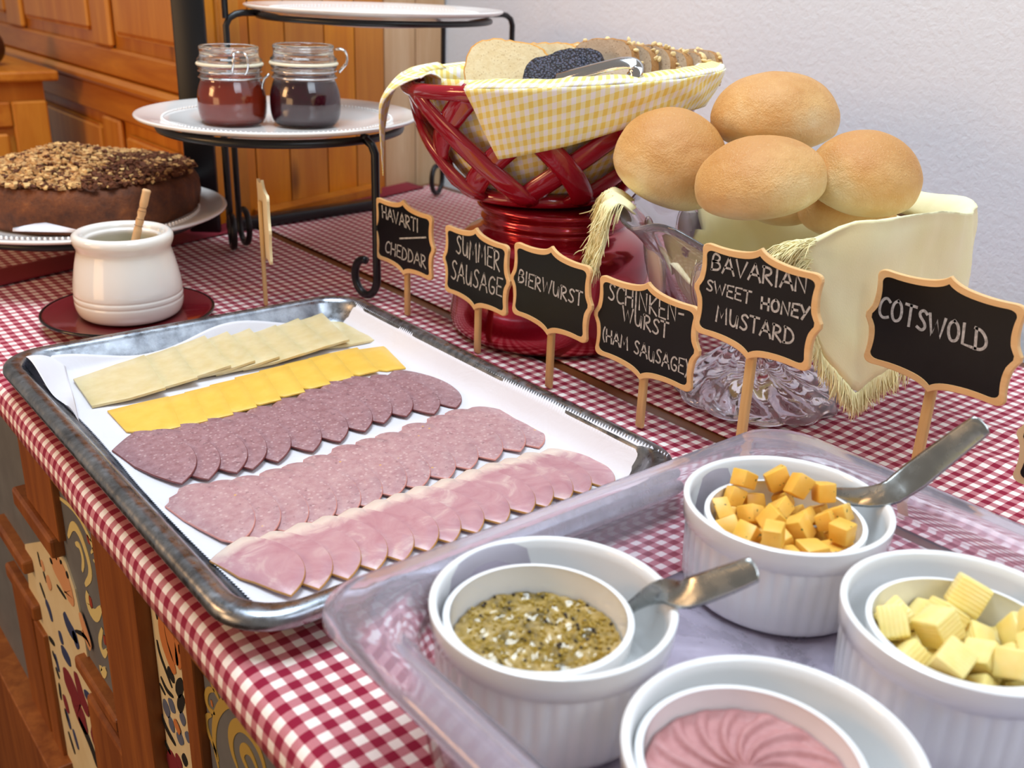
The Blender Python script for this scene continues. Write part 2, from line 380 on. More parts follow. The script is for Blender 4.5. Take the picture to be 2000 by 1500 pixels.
P = [(.43, wallpt(.43) - .03), (.66, wallpt(.66) - .03), (.66, wallpt(.66) - .001), (.43, wallpt(.43) - .001)]
o = obj('baseboard_back', [(x, y, z) for z in (.0008, .012) for x, y in P], [(3, 2, 1, 0), (4, 5, 6, 7), (0, 1, 5, 4), (1, 2, 6, 5), (2, 3, 7, 6), (3, 0, 4, 7)], MT['pine_h'], smooth=False); o['kind'] = 'structure'
# panelled wall running away at the left
wl = bpy.data.objects.new('wall_left', None); COL.objects.link(wl); wl['kind'] = 'structure'
obj('backing', *box(.395, .42, .415, 2.6, -.88, 1.4), MT['pine'], wl, smooth=False)
def wpart(name, y0, y1, z0, z1, d, m, b=.004): obj(name, *bbox_(.395 - d, .3945, y0, y1, z0, z1, b, 1), MT[m], wl, smooth=False)
wpart('rail', .41, 2.6, .150, .192, .010, 'pine_h'); wpart('moulding', .41, 2.6, .132, .149, .020, 'pine_h', .006); wpart('rail', .41, 2.6, .085, .131, .010, 'pine_h')
ys = [.41, .45, .80, .88, 1.28, 1.38, 1.95, 2.05, 2.6]
for k in range(0, 8, 2):
    wpart('stile', ys[k] + .0005, ys[k + 1], .193, 1.2, .011, 'pine'); wpart('stile', ys[k] + .0005, ys[k + 1], -.6, .084, .011, 'pine')
for k in range(1, 8, 2):
    wpart('panel', ys[k] + .02, ys[k + 1] - .02, .212, .62, .009, 'pine', .007)
    wpart('panel', ys[k] + .02, ys[k + 1] - .02, -.5, .066, .009, 'pine', .007)
cb = thing('cabinet', 'orange pine cabinet with a flat top at the left edge behind the cake', 'cabinet', (.20, 1.12, -.88))
obj('carcass', *box(.02, .325, .97, 1.26, -.88, .13), MT['pine'], cb, smooth=False, world=True)
obj('top', *bbox_(.0, .345, .945, 1.28, .131, .148, .004), MT['pine_h'], cb, smooth=False, world=True)
for x0, x1, z0, z1, nm in ((.02, .075, -.5, .1, 'stile'), (.27, .325, -.5, .1, 'stile'), (.076, .269, .06, .1, 'rail'), (.085, .26, -.3, .05, 'door')):
    obj(nm, *bbox_(x0, x1, .958, .9695, z0, z1, .003, 1), MT['pine' if nm != 'rail' else 'pine_h'], cb, smooth=False, world=True)
vs_ = thing('vase', 'small dark round vase on the pine cabinet at the left edge', 'vase', tuple(Vector((.262, 1.06, .1485))))
obj('body', *lathe(smoothp([(.018, 0), (.032, .012), (.036, .034), (.022, .06), (.012, .07), (.015, .08)]), 24), MT['vase'], vs_)

# ---------------------------------------------------------------- the painted sideboard that carries the buffet
sb = thing('sideboard', 'painted folk-art wooden sideboard under the red gingham cloths', 'sideboard', (.4, -.4, -.88))
V = [(.0065, -1.35), (.79, -1.35), (.79, .525), (.364, .39), (.352, .40), (.352, .78), (.004, .78)]
Z = []
for z in (-.0235, -.0032): Z += [(x, y, z) for x, y in V]
n = len(V); F = [tuple(range(n - 1, -1, -1)), tuple(range(n, 2 * n))] + [(i, (i + 1) % n, n + (i + 1) % n, n + i) for i in range(n)]
obj('top', Z, F, MT['oak'], sb, smooth=False, world=True)
obj('carcass', *box(.034, .78, -1.33, .38, -.88, -.027), MT['cab_wood'], sb, smooth=False, world=True)
obj('moulding', *bbox_(.0005, .03, -1.35, .78, -.0335, -.0240, .003, 3), MT['cab_wood_h'], sb, world=True, autos=40)
XP = .024
def slab(name, y0, y1, z0, z1, x0, m, b=.0015):
    return obj(name, *bbox_(x0, .0338, y0, y1, z0, z1, b, 2), MT[m], sb, smooth=False, world=True)
slab('stile', -.250, -.166, -.86, -.038, .014, 'cab_wood')
slab('stile', -.338, -.318, -.86, -.038, .018, 'cab_wood')
slab('stile', -.56, -.49, -.86, -.038, .018, 'cab_wood')
slab('painted_panel', -.317, -.251, -.86, -.038, XP, 'creampaint')
slab('painted_panel', -.489, -.339, -.86, -.038, XP, 'greypaint')
slab('painted_panel', -.165, .36, -.86, -.038, XP, 'greypaint')
slab('pilaster', -.050, .045, -.132, -.038, .018, 'cab_wood')
slab('pilaster_cap', -.040, .078, -.152, -.1325, .0125, 'cab_wood', .003)
slab('ledge', -.162, -.058, -.252, -.238, .0135, 'cab_wood', .003)
slab('ledge', -.160, -.066, -.60, -.275, .0165, 'cab_wood', .004)
slab('ledge', .088, .20, -.235, -.220, .0125, 'cab_wood', .003)
slab('ledge', .088, .19, -.290, -.272, .0145, 'cab_wood', .003)
slab('pilaster', .12, .19, -.62, -.291, .018, 'cab_wood'); slab('pilaster', .075, .11, -.7, -.30, .018, 'cab_wood')
slab('plinth', .06, .40, -.86, -.45, .0, 'cab_wood')
def traced(name, items, m, X, label=None):
    """tapered brush strokes, each a part of its own: a list of photo points and a width in metres"""
    for pts, w in items:
        Vt, Ft = [], []
        P = [atX(x, y, X) for x, y in pts]
        P = [Vector((0,) + tuple(q)) for q in smoothp([(p.y, p.z) for p in P], 2)]; N = len(P)
        for i, p in enumerate(P):
            t = (P[min(i + 1, N - 1)] - P[max(i - 1, 0)]).normalized(); nn = Vector((0, -t.z, t.y))
            ww = w * (.25 + .75 * math.sin(PI * (i + .5) / N)) / 2
            for s in (-1, 1):
                for dx in (0, -.0005): q = p + nn * s * ww; Vt.append((X + dx, q.y, q.z))
        for i in range(N - 1):
            a = 4 * i; c = a + 4
            Ft += [(a + 1, a + 3, c + 3, c + 1), (a, a + 1, c + 1, c), (a + 3, a + 2, c + 2, c + 3)]
        obj(name, Vt, Ft, MT[m], sb, smooth=False, world=True)
def pc(s, ox, oy, *ls): return [([(ox + x / s, oy + y / s) for x, y in pts], w) for pts, w in ls]
# arched cream panel of flowers
arch = [(52, 1062), (112, 1052), (130, 1090), (150, 1150), (165, 1220), (182, 1330), (215, 1420), (262, 1560), (275, 1700), (100, 1700), (90, 1500), (75, 1300)]
P = [atX(x, y, XP) for x, y in arch]
V, F = prism([(p.y, p.z) for p in P], (Vector((XP - .0001, 0, 0)), Vector((0, 1, 0)), Vector((0, 0, 1)), Vector((-1, 0, 0))), 0, .0016)
obj('arched_panel', V, F, MT['creampaint'], sb, smooth=False, world=True)
XQ = XP - .0018
traced('painted_scroll', pc(3.75, 300, 1100,
    ([(480, 1500), (450, 1350), (445, 1200), (470, 1080), (540, 1000), (620, 1030), (700, 1100), (800, 1220), (880, 1350), (940, 1500), (980, 1640)], .0085),
    ([(620, 1500), (575, 1370), (565, 1250), (600, 1180), (660, 1190), (740, 1290), (800, 1420), (830, 1560)], .0085),
    ([(700, 1520), (645, 1400), (665, 1345), (715, 1380), (770, 1520)], .007),
    ([(440, 770), (420, 830), (430, 880), (485, 1000)], .006), ([(455, 790), (470, 830), (440, 850)], .005),
    ([(450, 930), (400, 920), (385, 990), (410, 1070), (455, 1100)], .005), ([(430, 1110), (385, 1120), (400, 1230), (460, 1370), (480, 1450)], .005),
    ([(540, 880), (560, 930), (600, 975)], .002), ([(890, 1300), (920, 1380), (970, 1440)], .002)), 'p_gold', XP)
traced('painted_accent', pc(3.75, 300, 1100, ([(480, 905), (495, 950), (515, 1000)], .004), ([(500, 900), (515, 950), (530, 1000)], .003), ([(425, 1000), (435, 1050)], .003)), 'p_orange', XP)
traced('painted_scroll', pc(2.24, 0, 830,
    ([(215, 275), (205, 320), (222, 375)], .008), ([(262, 320), (246, 380), (262, 450), (285, 465)], .011),
    ([(250, 310), (330, 370), (390, 480), (430, 600), (450, 720), (475, 860)], .006), ([(300, 490), (318, 430), (350, 470), (385, 570), (402, 660), (375, 700)], .010),
    ([(332, 520), (350, 525), (368, 590), (362, 640)], .007), ([(385, 730), (385, 790), (420, 845), (445, 800)], .012),
    ([(450, 890), (436, 950), (455, 1010), (470, 985)], .008), ([(440, 1050), (450, 1090), (466, 1070)], .010),
    ([(395, 500), (425, 520), (400, 560)], .004), ([(410, 590), (450, 640), (430, 680)], .004), ([(440, 700), (465, 740), (455, 790)], .004)), 'p_palegold', XP)
traced('painted_accent', pc(2.24, 0, 830, ([(268, 400), (276, 450)], .008), ([(385, 480), (392, 520)], .007), ([(420, 600), (428, 640)], .006), ([(395, 750), (402, 800)], .008), ([(458, 920), (462, 960)], .005)), 'p_red', XP)
traced('painted_flower', pc(2.24, 0, 830,
    ([(225, 590), (265, 640), (300, 720), (310, 780)], .034), ([(205, 660), (225, 720)], .018), ([(350, 820), (385, 940), (400, 980)], .018), ([(180, 590), (195, 640)], .010), ([(360, 900), (372, 930)], .01)), 'p_peach', XQ)
traced('painted_flower', pc(2.24, 0, 830,
    ([(200, 770), (215, 800), (230, 860)], .012), ([(280, 820), (300, 880), (340, 940)], .018), ([(320, 900), (345, 980)], .016), ([(270, 980), (310, 1040)], .016), ([(260, 900), (275, 960)], .012), ([(240, 1000), (260, 1080)], .01), ([(370, 1170), (420, 1230)], .012), ([(290, 1250), (310, 1330)], .012), ([(320, 1330), (345, 1420)], .01)), 'p_blue', XQ)
traced('painted_flower', pc(2.24, 0, 830, ([(280, 1090), (320, 1160), (350, 1270), (380, 1310)], .040), ([(330, 1080), (360, 1200), (390, 1260)], .024), ([(280, 1180), (300, 1260)], .016), ([(400, 1330), (460, 1480)], .03)), 'p_crimson', XQ)
traced('painted_leaf', pc(2.24, 0, 830,
    ([(240, 545), (250, 590)], .008), ([(220, 590), (232, 600)], .006), ([(265, 590), (270, 610)], .006), ([(290, 640), (300, 670)], .006), ([(190, 640), (205, 690)], .005), ([(175, 690), (200, 760)], .006),
    ([(215, 930), (240, 960)], .007), ([(230, 990), (250, 1040)], .007), ([(245, 1060), (262, 1110)], .007), ([(260, 1130), (268, 1200)], .007), ([(285, 1240), (300, 1300)], .008), ([(300, 1340), (330, 1440)], .008),
    ([(250, 700), (290, 760)], .004), ([(330, 900), (375, 920), (398, 970)], .005), ([(340, 1030), (352, 1070)], .007), ([(345, 1280), (400, 1400), (430, 1500)], .016), ([(165, 555), (180, 620)], .004)), 'p_black', XQ)
traced('painted_tulip', pc(2.24, 0, 830, ([(705, 830), (715, 930), (745, 1020), (768, 1090)], .016), ([(730, 850), (750, 950), (775, 1050)], .018), ([(775, 880), (785, 980), (782, 1060)], .012)), 'p_orange', XP)
traced('painted_leaf', pc(2.24, 0, 830,
    ([(688, 940), (700, 1000), (730, 1080), (755, 1150)], .004), ([(735, 1060), (748, 1090), (765, 1120)], .010), ([(800, 1120), (785, 1150), (778, 1180)], .010), ([(805, 1190), (790, 1220), (785, 1250)], .009),
    ([(705, 1100), (730, 1160), (760, 1190)], .004), ([(700, 1130), (725, 1180)], .003), ([(705, 1260), (730, 1330), (770, 1400)], .006), ([(680, 790), (690, 850)], .003), ([(785, 960), (788, 1000)], .003), ([(720, 1380), (750, 1440)], .005), ([(800, 1440), (820, 1490)], .012)), 'p_black', XP)
traced('painted_flower', pc(2.24, 0, 830,
    ([(715, 1210), (745, 1270)], .014), ([(745, 1195), (762, 1260)], .012), ([(740, 1290), (765, 1330)], .012), ([(790, 1260), (812, 1310)], .012), ([(780, 1340), (800, 1400)], .014), ([(815, 1340), (832, 1390)], .010)), 'p_greyblue', XP)
traced('painted_flower', pc(2.24, 0, 830, ([(762, 1290), (790, 1350)], .008)), 'p_orange', XP - .0006)
traced('painted_flower', pc(2.24, 0, 830, ([(735, 1430), (760, 1490), (780, 1540)], .026), ([(770, 1450), (800, 1500)], .012)), 'p_crimson', XP)

# ---------------------------------------------------------------- table cloths
def fold(x, y):
    n1 = noise.noise(Vector((x * 9, y * 9, 1.3))); return min(0, n1 - .1) * .0012
prof = [(.4045 - .3885 * i / 40, 0) for i in range(41)] + [(.012, -.0002), (.008, -.0008), (.0045, -.0020), (.0018, -.0042), (.0000, -.0075), (-.0012, -.0115), (-.0018, -.0160), (-.0020, -.0225)]
L = [0]
for a, b in zip(prof, prof[1:]): L.append(L[-1] + math.hypot(a[0] - b[0], a[1] - b[1]))
V, F, U = [], [], []; NY = 150
for j in range(NY + 1):
    y = -1.3 + (.772 + 1.3) * j / NY
    for i, (x, z) in enumerate(prof):
        wv = math.sin(y * 23 + 1.2) * .5 + math.sin(y * 51) * .3 + noise.noise(Vector((0, y * 12, 3))) * .8
        k = max(0, (.016 - x) / .027); yy = y
        xm = .4045 - .3885 if i >= 40 else x
        lim = .352 if y > .38 else .41
        xx = min(x, lim) - k * (.0022 * wv + .0015); zz = z + (fold(x, y) if x > .02 else 0) - .0008 + k * .0015 * wv
        V.append((xx, yy, zz)); U.append((L[i], y))
m = len(prof)
for j in range(NY):
    for i in range(m - 1): F.append((j * m + i, (j + 1) * m + i, (j + 1) * m + i + 1, j * m + i + 1))
V = [(a, b, c) for a, b, c in V]
o = obj('tablecloth', V, F, MT['cloth_red'], uv=U); solid(o, .0008, -1)
tag(o, 'red and white gingham cloth along the front edge, under the metal tray', 'tablecloth', 'gingham tablecloths')
def bk_(u, v):
    x = .4195 + .3505 * u; ymax = wallpt(x) - .035; y = -1.3 + (ymax + 1.3) * v
    rg = .0022 * math.exp(-((x - .56 + (y + .58) * .35) / .012) ** 2) * (1 if y < -.45 else math.exp(-((y + .45) / .03) ** 2))
    rg += .0018 * math.exp(-((x - .62 + (y + .58) * .22) / .010) ** 2) * (1 if y < -.42 else math.exp(-((y + .42) / .03) ** 2))
    return (x, y, fold(x, y) - .0008 + rg)
V, F, U = grid(90, 130, bk_, lambda u, v: (bk_(u, v)[0] + .003, bk_(u, v)[1] + .0015))
o = obj('tablecloth', V, F, MT['cloth_red'], uv=U); solid(o, .0008, -1)
tag(o, 'red and white gingham cloth beside the white wall, under the glass compote', 'tablecloth', 'gingham tablecloths')
def rn(u, v):
    x = .012 + .735 * u; y0 = .245 + .31 * x; y1 = (.76 if x < .35 else wallpt(x) - .004)
    return (x, y0 + (y1 - y0) * v, .0006)
V, F, U = grid(60, 16, rn)
F = [f for f in F if not (.340 < V[f[0]][0] < .372)]
t = NT('plain_red_cloth'); MT['redcloth'] = t.set(Base_Color=lin('7E1626'), Roughness=.9).m
V2, F2, U2 = grid(40, 10, lambda u, v: (.012 + .733 * u, .250 + .31 * (.012 + .733 * u) + .06 * v, .0008))
o = obj('table_runner', V2, F2, MT['redcloth']); solid(o, .0006, 1)
tag(o, 'plain dark red cloth strip across the far end of the table', 'cloth')

# ---------------------------------------------------------------- metal tray
def rr(x0, x1, y0, y1, r, z, n=7):
    P = []
    for cx, cy, a0 in ((x1 - r, y1 - r, 0), (x0 + r, y1 - r, 90), (x0 + r, y0 + r, 180), (x1 - r, y0 + r, 270)):
        for k in range(n + 1):
            a = R(a0 + 90 * k / n); P.append((cx + r * math.cos(a), cy + r * math.sin(a), z))
    return P
def sweep(x0, x1, y0, y1, prof, n=7, cap0=True, cap1=True, edge=None):
    V, F = [], []
    for ins, z, r in prof: V += rr(x0 + ins, x1 - ins, y0 + ins, y1 - ins, r, z, n)
    m = 4 * (n + 1)
    for j in range(len(prof) - 1):
        for k in range(m): F.append((j * m + k, j * m + (k + 1) % m, (j + 1) * m + (k + 1) % m, (j + 1) * m + k))
    if cap0: F.append(tuple(range(m - 1, -1, -1)))
    if cap1: b = (len(prof) - 1) * m; F.append(tuple(range(b, b + m)))
    return V, F
tr = thing('baking_tray', 'large scratched aluminium tray lined with paper, full of cheese and sliced meats', 'tray', (.165, -.2285, 0))
tp = [(.030, .0005, .022), (.022, .004, .026), (.014, .0165, .030), (.0125, .0198, .031), (.009, .0205, .032), (.005, .0192, .033), (.0026, .0155, .035), (.0006, .0158, .036), (0, .0185, .037), (.001, .0225, .036), (.004, .0246, .034), (.008, .0252, .032), (.012, .0242, .031), (.0145, .0215, .029), (.0165, .0175, .027), (.0235, .0065, .022), (.027, .0030, .020), (.033, .0018, .016)]
tp = [(a, z + .0006, r) for a, z, r in tp]
obj('pan', *sweep(.0, .327, -.4595, 0, smoothp(tp, 1), 9), MT['alu'], tr, world=True, autos=60)
TFLOOR = .0024
# baking paper: serrated along its two torn edges, riding up the sides of the tray
def trz(x, y):
    d = min(x, .327 - x, -y, y + .4595)
    for (a, z, r), (b, z2, r2) in zip(tp[-7:][::-1], tp[-8:-1][::-1]):
        pass
    if d > .033: return TFLOOR
    if d > .0235: return TFLOOR + (.0072 - TFLOOR) * ((.033 - d) / .0095) ** 1.6
    return .0072 + (.0235 - d) / .008 * .012
V, F = [], []
nx, ny = 60, 300
x0p, x1p = .0262, .3150
for j in range(ny + 1):
    y = -.4385 + (.4385 - .0195) * j / ny
    for i in range(nx + 1):
        u = i / nx; x = x0p + (x1p - x0p) * u
        if i == 0: x += (.0016 if j % 2 else 0) + .0035 * math.sin(y * 11) ** 2
        if i == nx: x -= (.0018 if j % 2 else 0) - .0015 * math.sin(y * 9)
        yy = y + (.004 * math.sin(x * 31 + 1) * (1 if j < 8 else 0) if j < 8 else 0) + (.004 * math.sin(x * 40) if j > ny - 10 else 0)
        z = trz(x, yy) + .0007 + .0012 * max(0, noise.noise(Vector((x * 28, y * 22, 0)))) * (1 if min(x - x0p, x1p - x, y + .44, -.02 - y) < .03 else .25)
        V.append((x, yy, z))
for j in range(ny):
    for i in range(nx): a = j * (nx + 1) + i; F.append((a, a + 1, a + nx + 2, a + nx + 1))
pp = obj('baking_paper', V, F, MT['paper'], (0.165, -.2285, 0) and None)
solid(pp, .0002, 1); tag(pp, 'white baking paper with serrated edges lining the metal tray', 'paper')
# flap of paper standing up at the far left corner
V, F, U = grid(14, 24, lambda u, v: (.0215 + .030 * u * (1 - .75 * v) - .002 * v, -.013 - .115 * v, .0235 - .011 * u - .004 * v + .0035 * math.sin(u * 3 + v * 7)))
o = obj('baking_paper_flap', V, F, MT['paper']); solid(o, .0002, 1); o.name = 'baking_paper'
tag(o, 'loose curled corner of baking paper over the far left corner of the tray', 'paper')
PZ = TFLOOR + .0011

# ---------------------------------------------------------------- slices on the tray
def bez(a, b, c, d, n):
    return [tuple((1 - t) ** 3 * p + 3 * (1 - t) ** 2 * t * q + 3 * (1 - t) * t * t * r_ + t ** 3 * s for p, q, r_, s in zip(a, b, c, d)) for t in [i / n for i in range(n)]]
def slice_mesh(name, outline, th, mats, wob=.0004):
    N = len(outline); V = []; c = (sum(p[0] for p in outline) / N, sum(p[1] for p in outline) / N)
    ring = lambda k, z: [(c[0] + (x - c[0]) * k, c[1] + (y - c[1]) * k, z) for x, y in outline]
    rings = [ring(.985, 0), ring(1, .0002), ring(1, th - .0003), ring(.985, th), ring(.6, th), ring(.3, th), ring(.6, 0)]
    for q in rings: V += q
    F, mi = [], []
    def band(a, b, m, flip=False):
        for k in range(N):
            f = (a * N + k, a * N + (k + 1) % N, b * N + (k + 1) % N, b * N + k); F.append(f[::-1] if flip else f); mi.append(m)
    V = [(x, y, z + wob * noise.noise(Vector((x * 70, y * 70, 5)))) for x, y, z in V]
    band(0, 1, 1); band(1, 2, 1); band(2, 3, 1); band(3, 4, 0); band(4, 5, 0); band(6, 0, 0)
    b = 5 * N; F.append(tuple(range(b, b + N))); mi.append(0); b = 6 * N; F.append(tuple(range(b + N - 1, b - 1, -1))); mi.append(0)
    o = obj(name, V, F, mats, mi=mi, autos=45); return o
def row(name, label, cat, group, outline, org, th, mats, pos, slope, flat_last=True, seed=1, jit=.03):
    """pos: list of (dx, dy); left slices lie on top of the ones to their right"""
    rr_ = random.Random(seed); first = None; n = len(pos); ws = min(p[0] for p in outline)
    for i, (dx, dy) in enumerate(pos):
        ol = [(x - org[0], y - org[1]) for x, y in outline]
        if first is None: first = o = slice_mesh(name, ol, th, mats)
        else: o = first.copy(); COL.objects.link(o)
        s = 0 if i == n - 1 else (th + .00035) / max(.012, pos[i + 1][0] - dx)
        s = min(s, slope)
        o.location = (org[0] + dx, org[1] + dy, PZ + (org[0] - ws) * s + .0003)
        o.rotation_euler = (0, -math.atan(s), 0 if i == 0 else rr_.uniform(-jit, jit))
        tag(o, label(i, n), cat, group)
def at_ends(xs, x0): return xs
sal = bez((.053, -.169), (.075, -.178), (.088, -.244), (.050, -.263), 22) + [(.050, -.263), (.0465, -.2575), (.040, -.240), (.0345, -.219), (.0325, -.2), (.031, -.185), (.036, -.1805), (.044, -.1745)]
xs = [.069, .083, .102, .118, .137, .160, .184, .208, .229, .248, .268, .291]; yy = [-.243, -.247, -.249, -.250, -.249, -.248, -.245, -.240, -.236, -.235, -.243, -.240]
row('salami_slice', lambda i, n: 'dark summer sausage slice, %s from the left end of its row on the tray' % ORD[i] if i < n - 1 else 'dark summer sausage slice at the right end of its row on the tray', 'sausage slice', 'summer sausage slices fanned on the tray',
    sal, (.052, -.216), .0015, [MT['salami'], MT['salami_rim']], [(a - .069, b + .243) for a, b in zip(xs, yy)], .11, seed=2, jit=.06)
bie = bez((.051, -.267), (.073, -.271), (.087, -.338), (.048, -.353), 22) + [(.048, -.353), (.042, -.342), (.037, -.322), (.0335, -.305), (.0325, -.296), (.031, -.282), (.035, -.279), (.037, -.274), (.043, -.2725), (.046, -.268)]
xs = [.065, .080, .097, .116, .133, .151, .173, .192, .212, .235, .258, .278, .297]; yy = [-.333, -.338, -.341, -.343, -.343, -.340, -.337, -.337, -.336, -.333, -.332, -.331, -.332]
row('sausage_slice', lambda i, n: 'pink speckled sausage slice, %s from the left end of its row on the tray' % ORD[i] if i < n - 1 else 'pink speckled sausage slice at the right end of its row on the tray', 'sausage slice', 'pink sausage slices fanned on the tray',
    bie, (.052, -.31), .0015, [MT['bier'], MT['bier_rim']], [(a - .065, b + .333) for a, b in zip(xs, yy)], .11, seed=3, jit=.05)
ham = bez((.051, -.349), (.064, -.353), (.084, -.404), (.0475, -.4195), 22) + [(.0475, -.4195), (.043, -.409), (.038, -.395), (.0335, -.385), (.031, -.372), (.0275, -.358), (.033, -.3545), (.042, -.351)]
xs = [.064, .080, .098, .115, .133, .151, .167, .185, .205, .226, .242, .258, .275, .296]; yy = [-.406, -.409, -.410, -.411, -.412, -.412, -.412, -.411, -.412, -.412, -.412, -.413, -.413, -.414]
row('ham_slice', lambda i, n: 'pale ham slice with brown rind, %s from the left in its row' % ORD[i] if i < n - 1 else 'pale ham slice with brown rind at the right end of its row', 'ham slice', 'ham slices fanned along the near edge of the tray',
    ham, (.050, -.386), .0016, [MT['ham'], MT['ham_rim']], [(a - .064, b + .406) for a, b in zip(xs, yy)], .12, seed=4, jit=.04)
def sub(pts, k=5):
    q = []
    for a, b in zip(pts, pts[1:] + pts[:1]):
        for i in range(k): q.append((a[0] + (b[0] - a[0]) * i / k, a[1] + (b[1] - a[1]) * i / k))
    return q
hv = sub([(.110, -.036), (.0985, -.112), (.071, -.110), (.044, -.103), (.049, -.042)])[::-1]
hv = hv[::-1] if False else hv
hv = list(reversed(hv))
TR = [(.110, -.036), (.139, -.029), (.170, -.023), (.191, -.024), (.212, -.026), (.236, -.028), (.262, -.024), (.286, -.019), (.311, -.018)]
row('cheese_slice', lambda i, n: 'pale yellow cheese slice, %s from the left in the back row' % ORD[i] if i < n - 1 else 'pale yellow cheese slice at the right end of the back row', 'cheese slice', 'pale cheese slices fanned at the back of the tray',
    hv, (.077, -.074), .0026, [MT['havarti'], MT['havarti']], [(a - .110, b + .036) for a, b in TR], .13, seed=5, jit=.04)
ch = sub([(.096, -.124), (.083, -.180), (.066, -.177), (.050, -.160), (.051, -.116)])
TR = [(.096, -.124), (.116, -.125), (.136, -.125), (.157, -.122), (.179, -.119), (.202, -.115), (.226, -.112), (.250, -.110), (.274, -.108), (.300, -.110)]
row('cheddar_slice', lambda i, n: 'deep yellow cheese slice, %s from the left in the second row' % ORD[i] if i < n - 1 else 'deep yellow cheese slice at the right end of the second row', 'cheese slice', 'yellow cheese slices fanned on the tray',
    ch, (.073, -.15), .0016, [MT['cheddar'], MT['cheddar']], [(a - .096, b + .124) for a, b in TR], .09, seed=6, jit=.02)

# ---------------------------------------------------------------- clear food pan with ice water
BX0, BX1, BY0, BY1 = .0075, .3335, -1.04, -.5095
cp = thing('food_pan', 'clear plastic food pan of frosty ice water holding four white ramekins', 'container', (.17, -.775, 0))
pr = [(.036, .0006, .040), (.030, .003, .042), (.0275, .010, .044), (.021, .060, .046), (.0185, .066, .045), (.014, .0685, .040), (.004, .0685, .031), (.001, .0665, .029), (0, .0675, .028), (.0004, .0715, .028), (.0035, .0738, .030), (.009, .0742, .033), (.0145, .0738, .036), (.020, .0725, .040), (.0232, .069, .043), (.0245, .060, .044), (.0305, .012, .042), (.0335, .0055, .040), (.040, .0036, .036)]
obj('shell', *sweep(BX0, BX1, BY0, BY1, pr, 9), MT['clear_plastic'], cp, world=True, autos=70)
ipr = [(.042, .0040, .036), (.0355, .0062, .039), (.0325, .012, .041), (.0306, .0205, .0422)]
V, F = sweep(BX0, BX1, BY0, BY1, ipr, 9, True, False)
m4 = 40; b = 3 * m4; base = V[b:b + m4]; cx, cy = (BX0 + BX1) / 2, (BY0 + BY1) / 2
nr = 26
for j in range(1, nr):
    k = 1 - j / nr
    for (x, y, z) in base:
        X, Y = cx + (x - cx) * k, cy + (y - cy) * k
        V.append((X, Y, .0212 + .0012 * noise.noise(Vector((X * 40, Y * 40, 2)))))
for j in range(nr - 1):
    for k in range(m4): F.append((b + j * m4 + k, b + j * m4 + (k + 1) % m4, b + (j + 1) * m4 + (k + 1) % m4, b + (j + 1) * m4 + k))
F.append(tuple(range(b + (nr - 1) * m4, b + nr * m4)))
o = obj('ice_water', V, F, MT['ice'], world=False); o['kind'] = 'stuff'; tag(o, 'cloudy frosty ice water around the ramekins in the clear pan', 'ice water')

def ramekin(name, label, x, y, R_, zb, h, floor, ribs, cat='ramekin', group=None):
    t = thing(name, label, cat, (x, y, zb), 0, group)
    band = h * .24
    prof = [(.0002, .0012), (R_ * .80, .0012), (R_ * .82, 0), (R_ * .87, 0), (R_ * .905, .0018), (R_ * .925, .005), (R_ * .935, h * .35), (R_ * .945, h - band - .002), (R_ * .952, h - band - .0006), (R_ * .982, h - band + .0008), (R_ * .987, h * .88), (R_ * .995, h - .0022), (R_ * .992, h - .0008), (R_ - .0016, h - .0001), (R_ - .0030, h - .0003), (R_ - .0040, h - .0018), (R_ - .0046, h - .006), (R_ - .0050, floor - zb + .008), (R_ - .0066, floor - zb + .002), (R_ - .010, floor - zb), (.0002, floor - zb)]
    if R_ < .045: prof = [(r if j < 15 else (r + .0012 if j < 18 else r), z) for j, (r, z) in enumerate(prof)]
    def fn(r, z, a, j):
        if 5 <= j <= 7: r = r * (1 + .016 * abs(math.sin(a * ribs / 2)) - .008)
        return r, z
    obj('bowl', *lathe(prof, ribs * 6, fn), MT['white_china'], t, autos=50)
    return t
OUT = [(.094, -.577), (.252, -.581), (.233, -.691), (.097, -.692)]
INN = [(.0855, -.5775), (.2440, -.5860), (.2275, -.6930), (.0905, -.6880)]
what = ['grainy mustard', 'orange herb cheese cubes', 'pale yellow cheese cubes', 'pink pate']
for (x, y), w_ in zip(OUT, what):
    ramekin('ramekin', 'larger fluted white ramekin around the bowl of ' + w_, x, y, .0540, .0226, .0514, .0272, 44, group='larger ramekins standing in ice water')
for (x, y), w_ in zip(INN, what):
    ramekin('ramekin', 'smaller inner white ramekin filled with ' + w_, x, y, .0412, .0274, .0426, .0430 if 'cubes' in w_ else .034, 36, group='smaller ramekins set inside larger ones')
# mustard
def disc(R_, zf, nr=30, na=72, z0=0):
    V = [(0, 0, zf(0, 0))]; F = []
    for j in range(1, nr + 1):
        r = R_ * j / nr
        for k in range(na): a = 2 * PI * k / na; V.append((r * math.cos(a), r * math.sin(a), zf(r, a)))
    for k in range(na): F.append((0, 1 + k, 1 + (k + 1) % na))
    for j in range(nr - 1):
        for k in range(na): p = 1 + j * na; F.append((p + k, p + na + k, p + na + (k + 1) % na, p + (k + 1) % na))
    b = len(V); p = 1 + (nr - 1) * na
    for k in range(na): a = 2 * PI * k / na; V.append((R_ * math.cos(a) * .96, R_ * math.sin(a) * .96, z0))
    for k in range(na): F.append((p + k, b + k, b + (k + 1) % na, p + (k + 1) % na))
    F.append(tuple(range(b + na - 1, b - 1, -1)))
    return V, F
x, y = INN[0]
mu = thing('mustard', 'grainy brown mustard with whole seeds in the ramekin at the left', 'mustard', (x, y, .0344))
